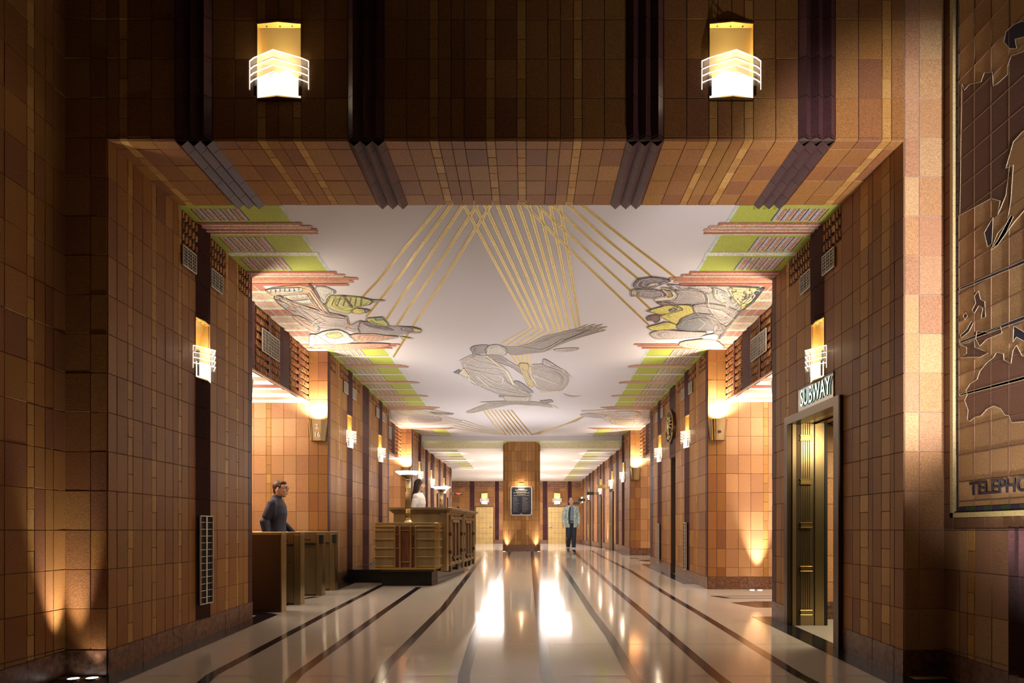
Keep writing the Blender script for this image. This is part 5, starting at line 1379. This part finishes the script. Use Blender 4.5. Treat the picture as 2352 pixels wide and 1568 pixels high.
def person(loc, rz, H, label, J, top, trousers, shoe, hair, build=1.0, female=False, glasses=False, opens=None, shirt=None, cuffs=False):
    root = empty('person', loc, R(rz), label, 'person'); s = H / 1.75
    root.scale = (s, s, s); b = build
    hx, hy, hz = J.get('head', (0, -.02, 1.635)); hd = Vector((hx, hy, hz)); nod = J.get('turn', 0)
    tors = [(.86, 0, 0, .155 * b, .105), (.95, 0, 0, .165 * b, .115), (1.05, 0, 0, .145 * b, .105), (1.15, 0, 0, .142 * b, .108), (1.27, 0, -.005, .165 * b, .118), (1.38, 0, 0, .170 * b, .110), (1.44, 0, .005, .135 * b, .085), (1.485, 0, .005, .075, .062)]
    mb = MB(); m = 'skin'
    loft(mb, tors, m)
    limb(mb, [(0, .012, 1.44), (hx * .5, hy * .5 + .012, 1.52), (hx, hy + .025, hz - .07)], [.062, .052, .054], m)
    rot = Matrix.Rotation(R(nod), 3, 'Z')
    H_ = lambda p: tuple(hd + rot @ Vector(p))
    mb.ell(hd, (.078, .098, .112), m, n=20, k=14); mb.ell(H_((0, -.040, -.055)), (.052, .055, .066), m); mb.ell(H_((0, -.068, -.098)), (.026, .022, .020), m)
    limb(mb, [H_((0, -.096, .018)), H_((0, -.112, -.022)), H_((0, -.098, -.034))], [.009, .0135, .012], m, n=8)
    for e_ in (-1, 1):
        mb.ell(H_((e_ * .078, .008, -.005)), (.010, .020, .031), m); mb.ell(H_((e_ * .042, -.070, -.03)), (.024, .024, .022), m)
        limb(mb, [H_((e_ * .014, -.095, .034)), H_((e_ * .044, -.085, .036))], [.009, .008], m, n=8)
    mb.ell(H_((0, -.094, -.064)), (.024, .012, .012), m)
    for sd in (1, -1):
        q = 'L' if sd > 0 else 'R'
        sh = Vector((sd * .175 * b, .005, 1.405)); el = Vector(J['elbow' + q]); wr = Vector(J['wrist' + q])
        limb(mb, [sh * .9, sh, el, wr], [.06, .056, .042, .028], m)
        hand(mb, wr, (wr - el) + Vector((0, -.02, -.06)), sd, m)
        hp_ = Vector((sd * .088, 0, .90)); kn = Vector(J['knee' + q]); an = Vector(J['ankle' + q]); to = Vector(J['toe' + q])
        limb(mb, [hp_, kn, an], [.090, .060, .042], m); limb(mb, [an, an + Vector((0, 0, -.05)), to], [.042, .040, .030], m)
    body = finish(mb, 'body', root, .0065, 4)
    # eyes, brows, mouth
    for e_ in (-1, 1):
        mb = MB(); mb.ell(H_((e_ * .032, -.0905, .012)), (.012, .006, .007), 'white_paint', n=10, k=6); mb.ell(H_((e_ * .032, -.0955, .012)), (.0055, .003, .0055), 'eye', n=10, k=6); mb.build('eye', root, smooth=True)
        mb = MB(); mb.tube([H_((e_ * .016, -.104, .036)), H_((e_ * .034, -.101, .041)), H_((e_ * .050, -.091, .036))], .004, hair, n=6); mb.build('eyebrow', root)
    mb = MB(); mb.ell(H_((0, -.1045, -.063)), (.021, .004, .006), 'lip', n=12, k=6); mb.build('mouth', root, smooth=True)
    if glasses:
        mb = MB()
        for e_ in (-1, 1):
            mb.tube([H_((e_ * .034 + .021 * math.cos(t * .785), -.106, .012 + .015 * math.sin(t * .785))) for t in range(9)], .0028, 'black', n=6)
            mb.tube([H_((e_ * .055, -.104, .016)), H_((e_ * .079, -.06, .016)), H_((e_ * .081, .01, .012))], .003, 'black', n=6)
        mb.tube([H_((-.013, -.107, .014)), H_((.013, -.107, .014))], .0028, 'black', n=6); mb.build('glasses', root)
    # hair
    mb = MB()
    if female:
        mb.ell(H_((0, .016, .030)), (.092, .105, .104), hair, n=18, k=12)
        loft(mb, [(hz + .06, hx, hy + .03, .090, .085), (hz - .04, hx, hy + .045, .098, .080), (hz - .14, hx, hy + .075, .105, .068), (hz - .24, hx, hy + .105, .115, .055), (hz - .34, hx, hy + .125, .105, .045), (hz - .44, hx, hy + .13, .07, .03)], hair)
        for e_ in (-1, 1): limb(mb, [H_((e_ * .070, -.045, .06)), H_((e_ * .086, -.015, -.02)), H_((e_ * .092, .02, -.12)), H_((e_ * .10, .06, -.22))], [.024, .028, .030, .020], hair)
    else:
        sh_ = .955 if hair == 'hair_red' else 1.0
        mb.ell(H_((0, .026, .040)), (.083 * sh_, .090 * sh_, .088 * sh_), hair, n=18, k=12)
        if sh_ == 1.0: mb.ell(H_((0, -.035, .090)), (.062, .058, .034), hair, n=14, k=8); mb.ell(H_((0, .058, -.02)), (.068, .05, .06), hair)
        for e_ in (-1, 1): limb(mb, [H_((e_ * .076, -.022, .05)), H_((e_ * .078, -.018, .005))], [.012, .007], hair, n=8)
    finish(mb, 'hair', root, .008, 3)
    # trousers and shoes
    mb = MB(); loft(mb, [(.84, 0, 0, .15 * b, .105), (.90, 0, 0, .168 * b, .120), (.99, 0, 0, .168 * b, .120), (1.03, 0, 0, .160 * b, .116)], trousers)
    for sd in (1, -1):
        q = 'L' if sd > 0 else 'R'; kn = Vector(J['knee' + q]); an = Vector(J['ankle' + q])
        limb(mb, [(sd * .085, 0, .89), kn, an + Vector((0, 0, .02))], [.100, .076, .062], trousers)
    finish(mb, 'trousers', root, .009, 4)
    for sd in (1, -1):
        q = 'L' if sd > 0 else 'R'; an = Vector(J['ankle' + q]); to = Vector(J['toe' + q])
        if cuffs:
            mb = MB(); mb.tube([an + Vector((0, 0, -.02)), an + Vector((0, 0, .05))], [.068, .068], 'denim_light', n=14); mb.build('turn_up', root)
        mb = MB(); hl = an + Vector((0, .035, -.055)); limb(mb, [an + Vector((0, 0, .0)), an + Vector((0, 0, -.045))], [.050, .048], shoe[0 if sd > 0 else 1])
        limb(mb, [hl, an + Vector((0, -.03, -.05)), to], [.042, .044, .036], shoe[0 if sd > 0 else 1]); finish(mb, 'shoe', root, .008, 3)
    # upper garment
    def sleeves(mb, m, k=1.0, short=0):
        for sd in (1, -1):
            q = 'L' if sd > 0 else 'R'; sh = Vector((sd * .172 * b, .005, 1.40)); el = Vector(J['elbow' + q]); wr = Vector(J['wrist' + q])
            limb(mb, [sh * .88 + Vector((0, 0, .02)), sh, el, el.lerp(wr, .93)], [.070 * k, .070 * k, .056 * k, .043 * k], m)
    grow = lambda g, lo: [(z, cx, cy, rx + g, ry + g) for (z, cx, cy, rx, ry) in tors if z >= lo]
    if opens is None:
        mb = MB(); loft(mb, [(.84, 0, 0, .172 * b, .128)] + grow(.018, .9), top); sleeves(mb, top, .93 if female else 1.0)
        if not female: limb(mb, [(0, .012, 1.45), (hx * .3, hy * .3 + .012, 1.50)], [.078, .070], top)
        finish(mb, 'blouse' if female else 'jacket', root, .009, 5)
    else:
        mb = MB(); loft(mb, grow(.008, .9), shirt); finish(mb, 'shirt', root, .008, 3)
        mb = MB()
        g = [(.80, 0, .004, .182 * b, .138)] + grow(.030, .9)[:-1] + [(1.50, 0, .012, .095, .082)]
        loft(mb, g, top, n=28, a0=-math.pi + R(opens[0]), a1=math.pi - R(opens[1]))
        o = mb.build('tmp'); sol = o.modifiers.new('s', 'SOLIDIFY'); sol.thickness = .02; sol.offset = 0
        dg = bpy.context.evaluated_depsgraph_get(); me = o.evaluated_get(dg).to_mesh()
        mb2 = MB(); mb2.v = [tuple(v.co) for v in me.vertices]
        for p in me.polygons: mb2.face(tuple(p.vertices), top, (.5, .5, .5))
        bpy.data.objects.remove(o)
        sleeves(mb2, top, 1.05)
        finish(mb2, 'jacket', root, .008, 3)
        mb = MB()     # dark lining showing along one front edge
        mb.tube([(-.055, -.150, 1.44), (-.085, -.160, 1.28), (-.085, -.155, 1.1), (-.080, -.152, .92)], [.022, .026, .026, .022], 'black', n=8); mb.build('lining', root)
    return root
stand = dict(elbowL=(.235, .03, 1.13), wristL=(.245, -.05, .90), elbowR=(-.235, .03, 1.13), wristR=(-.245, -.05, .90),
             kneeL=(.095, -.015, .50), ankleL=(.10, .02, .10), toeL=(.115, -.13, .036), kneeR=(-.095, -.015, .50), ankleR=(-.10, .02, .10), toeR=(-.115, -.13, .036))
walk = dict(stand, kneeL=(.075, -.10, .51), ankleL=(.07, -.10, .11), toeL=(.085, -.25, .045), kneeR=(-.085, -.06, .50), ankleR=(-.085, .16, .15), toeR=(-.095, .03, .040),
            elbowL=(.245, .06, 1.14), wristL=(.25, .0, .90), elbowR=(-.25, .0, 1.13), wristR=(-.265, -.10, .91))
yy = 20.75
person(((1312 - 1212) / F * yy, yy, fz(yy - .1) + EYE - .005), 3, 1.66, 'person in a pale denim jacket and striped shirt walking towards the lens', walk, 'denim_light', 'denim_dark', ('shoe', 'shoe_brown'), 'hair_red', opens=(20, 20), shirt='shirt_striped', cuffs=True)
prof = dict(stand, head=(0, -.05, 1.625), elbowR=(-.245, .10, 1.14), wristR=(-.25, .05, .90), elbowL=(.235, .0, 1.13), wristL=(.24, -.16, .98), kneeL=(.08, -.14, .51), ankleL=(.08, -.16, .11), toeL=(.09, -.31, .04), kneeR=(-.08, .0, .50), ankleR=(-.085, .22, .15), toeR=(-.09, .09, .04))
person((-3.585, 9.76, fz(9.76) + EYE - .004), 90, 1.705, 'person in a dark navy jacket and glasses walking behind the turnstiles', prof, 'jacket_navy', 'denim_dark', ('shoe', 'shoe'), 'hair_brown', glasses=True)
wom = dict(stand, elbowL=(.20, .04, 1.13), wristL=(.17, -.10, .93), elbowR=(-.20, .04, 1.13), wristR=(-.17, -.10, .93))
person((-2.09, 13.1, -.688 + EYE), 76, 1.655, 'person with long dark hair and a white top standing behind the reception desk', wom, 'blouse', 'denim_dark', ('shoe', 'shoe'), 'hair_dark', build=.86, female=True)
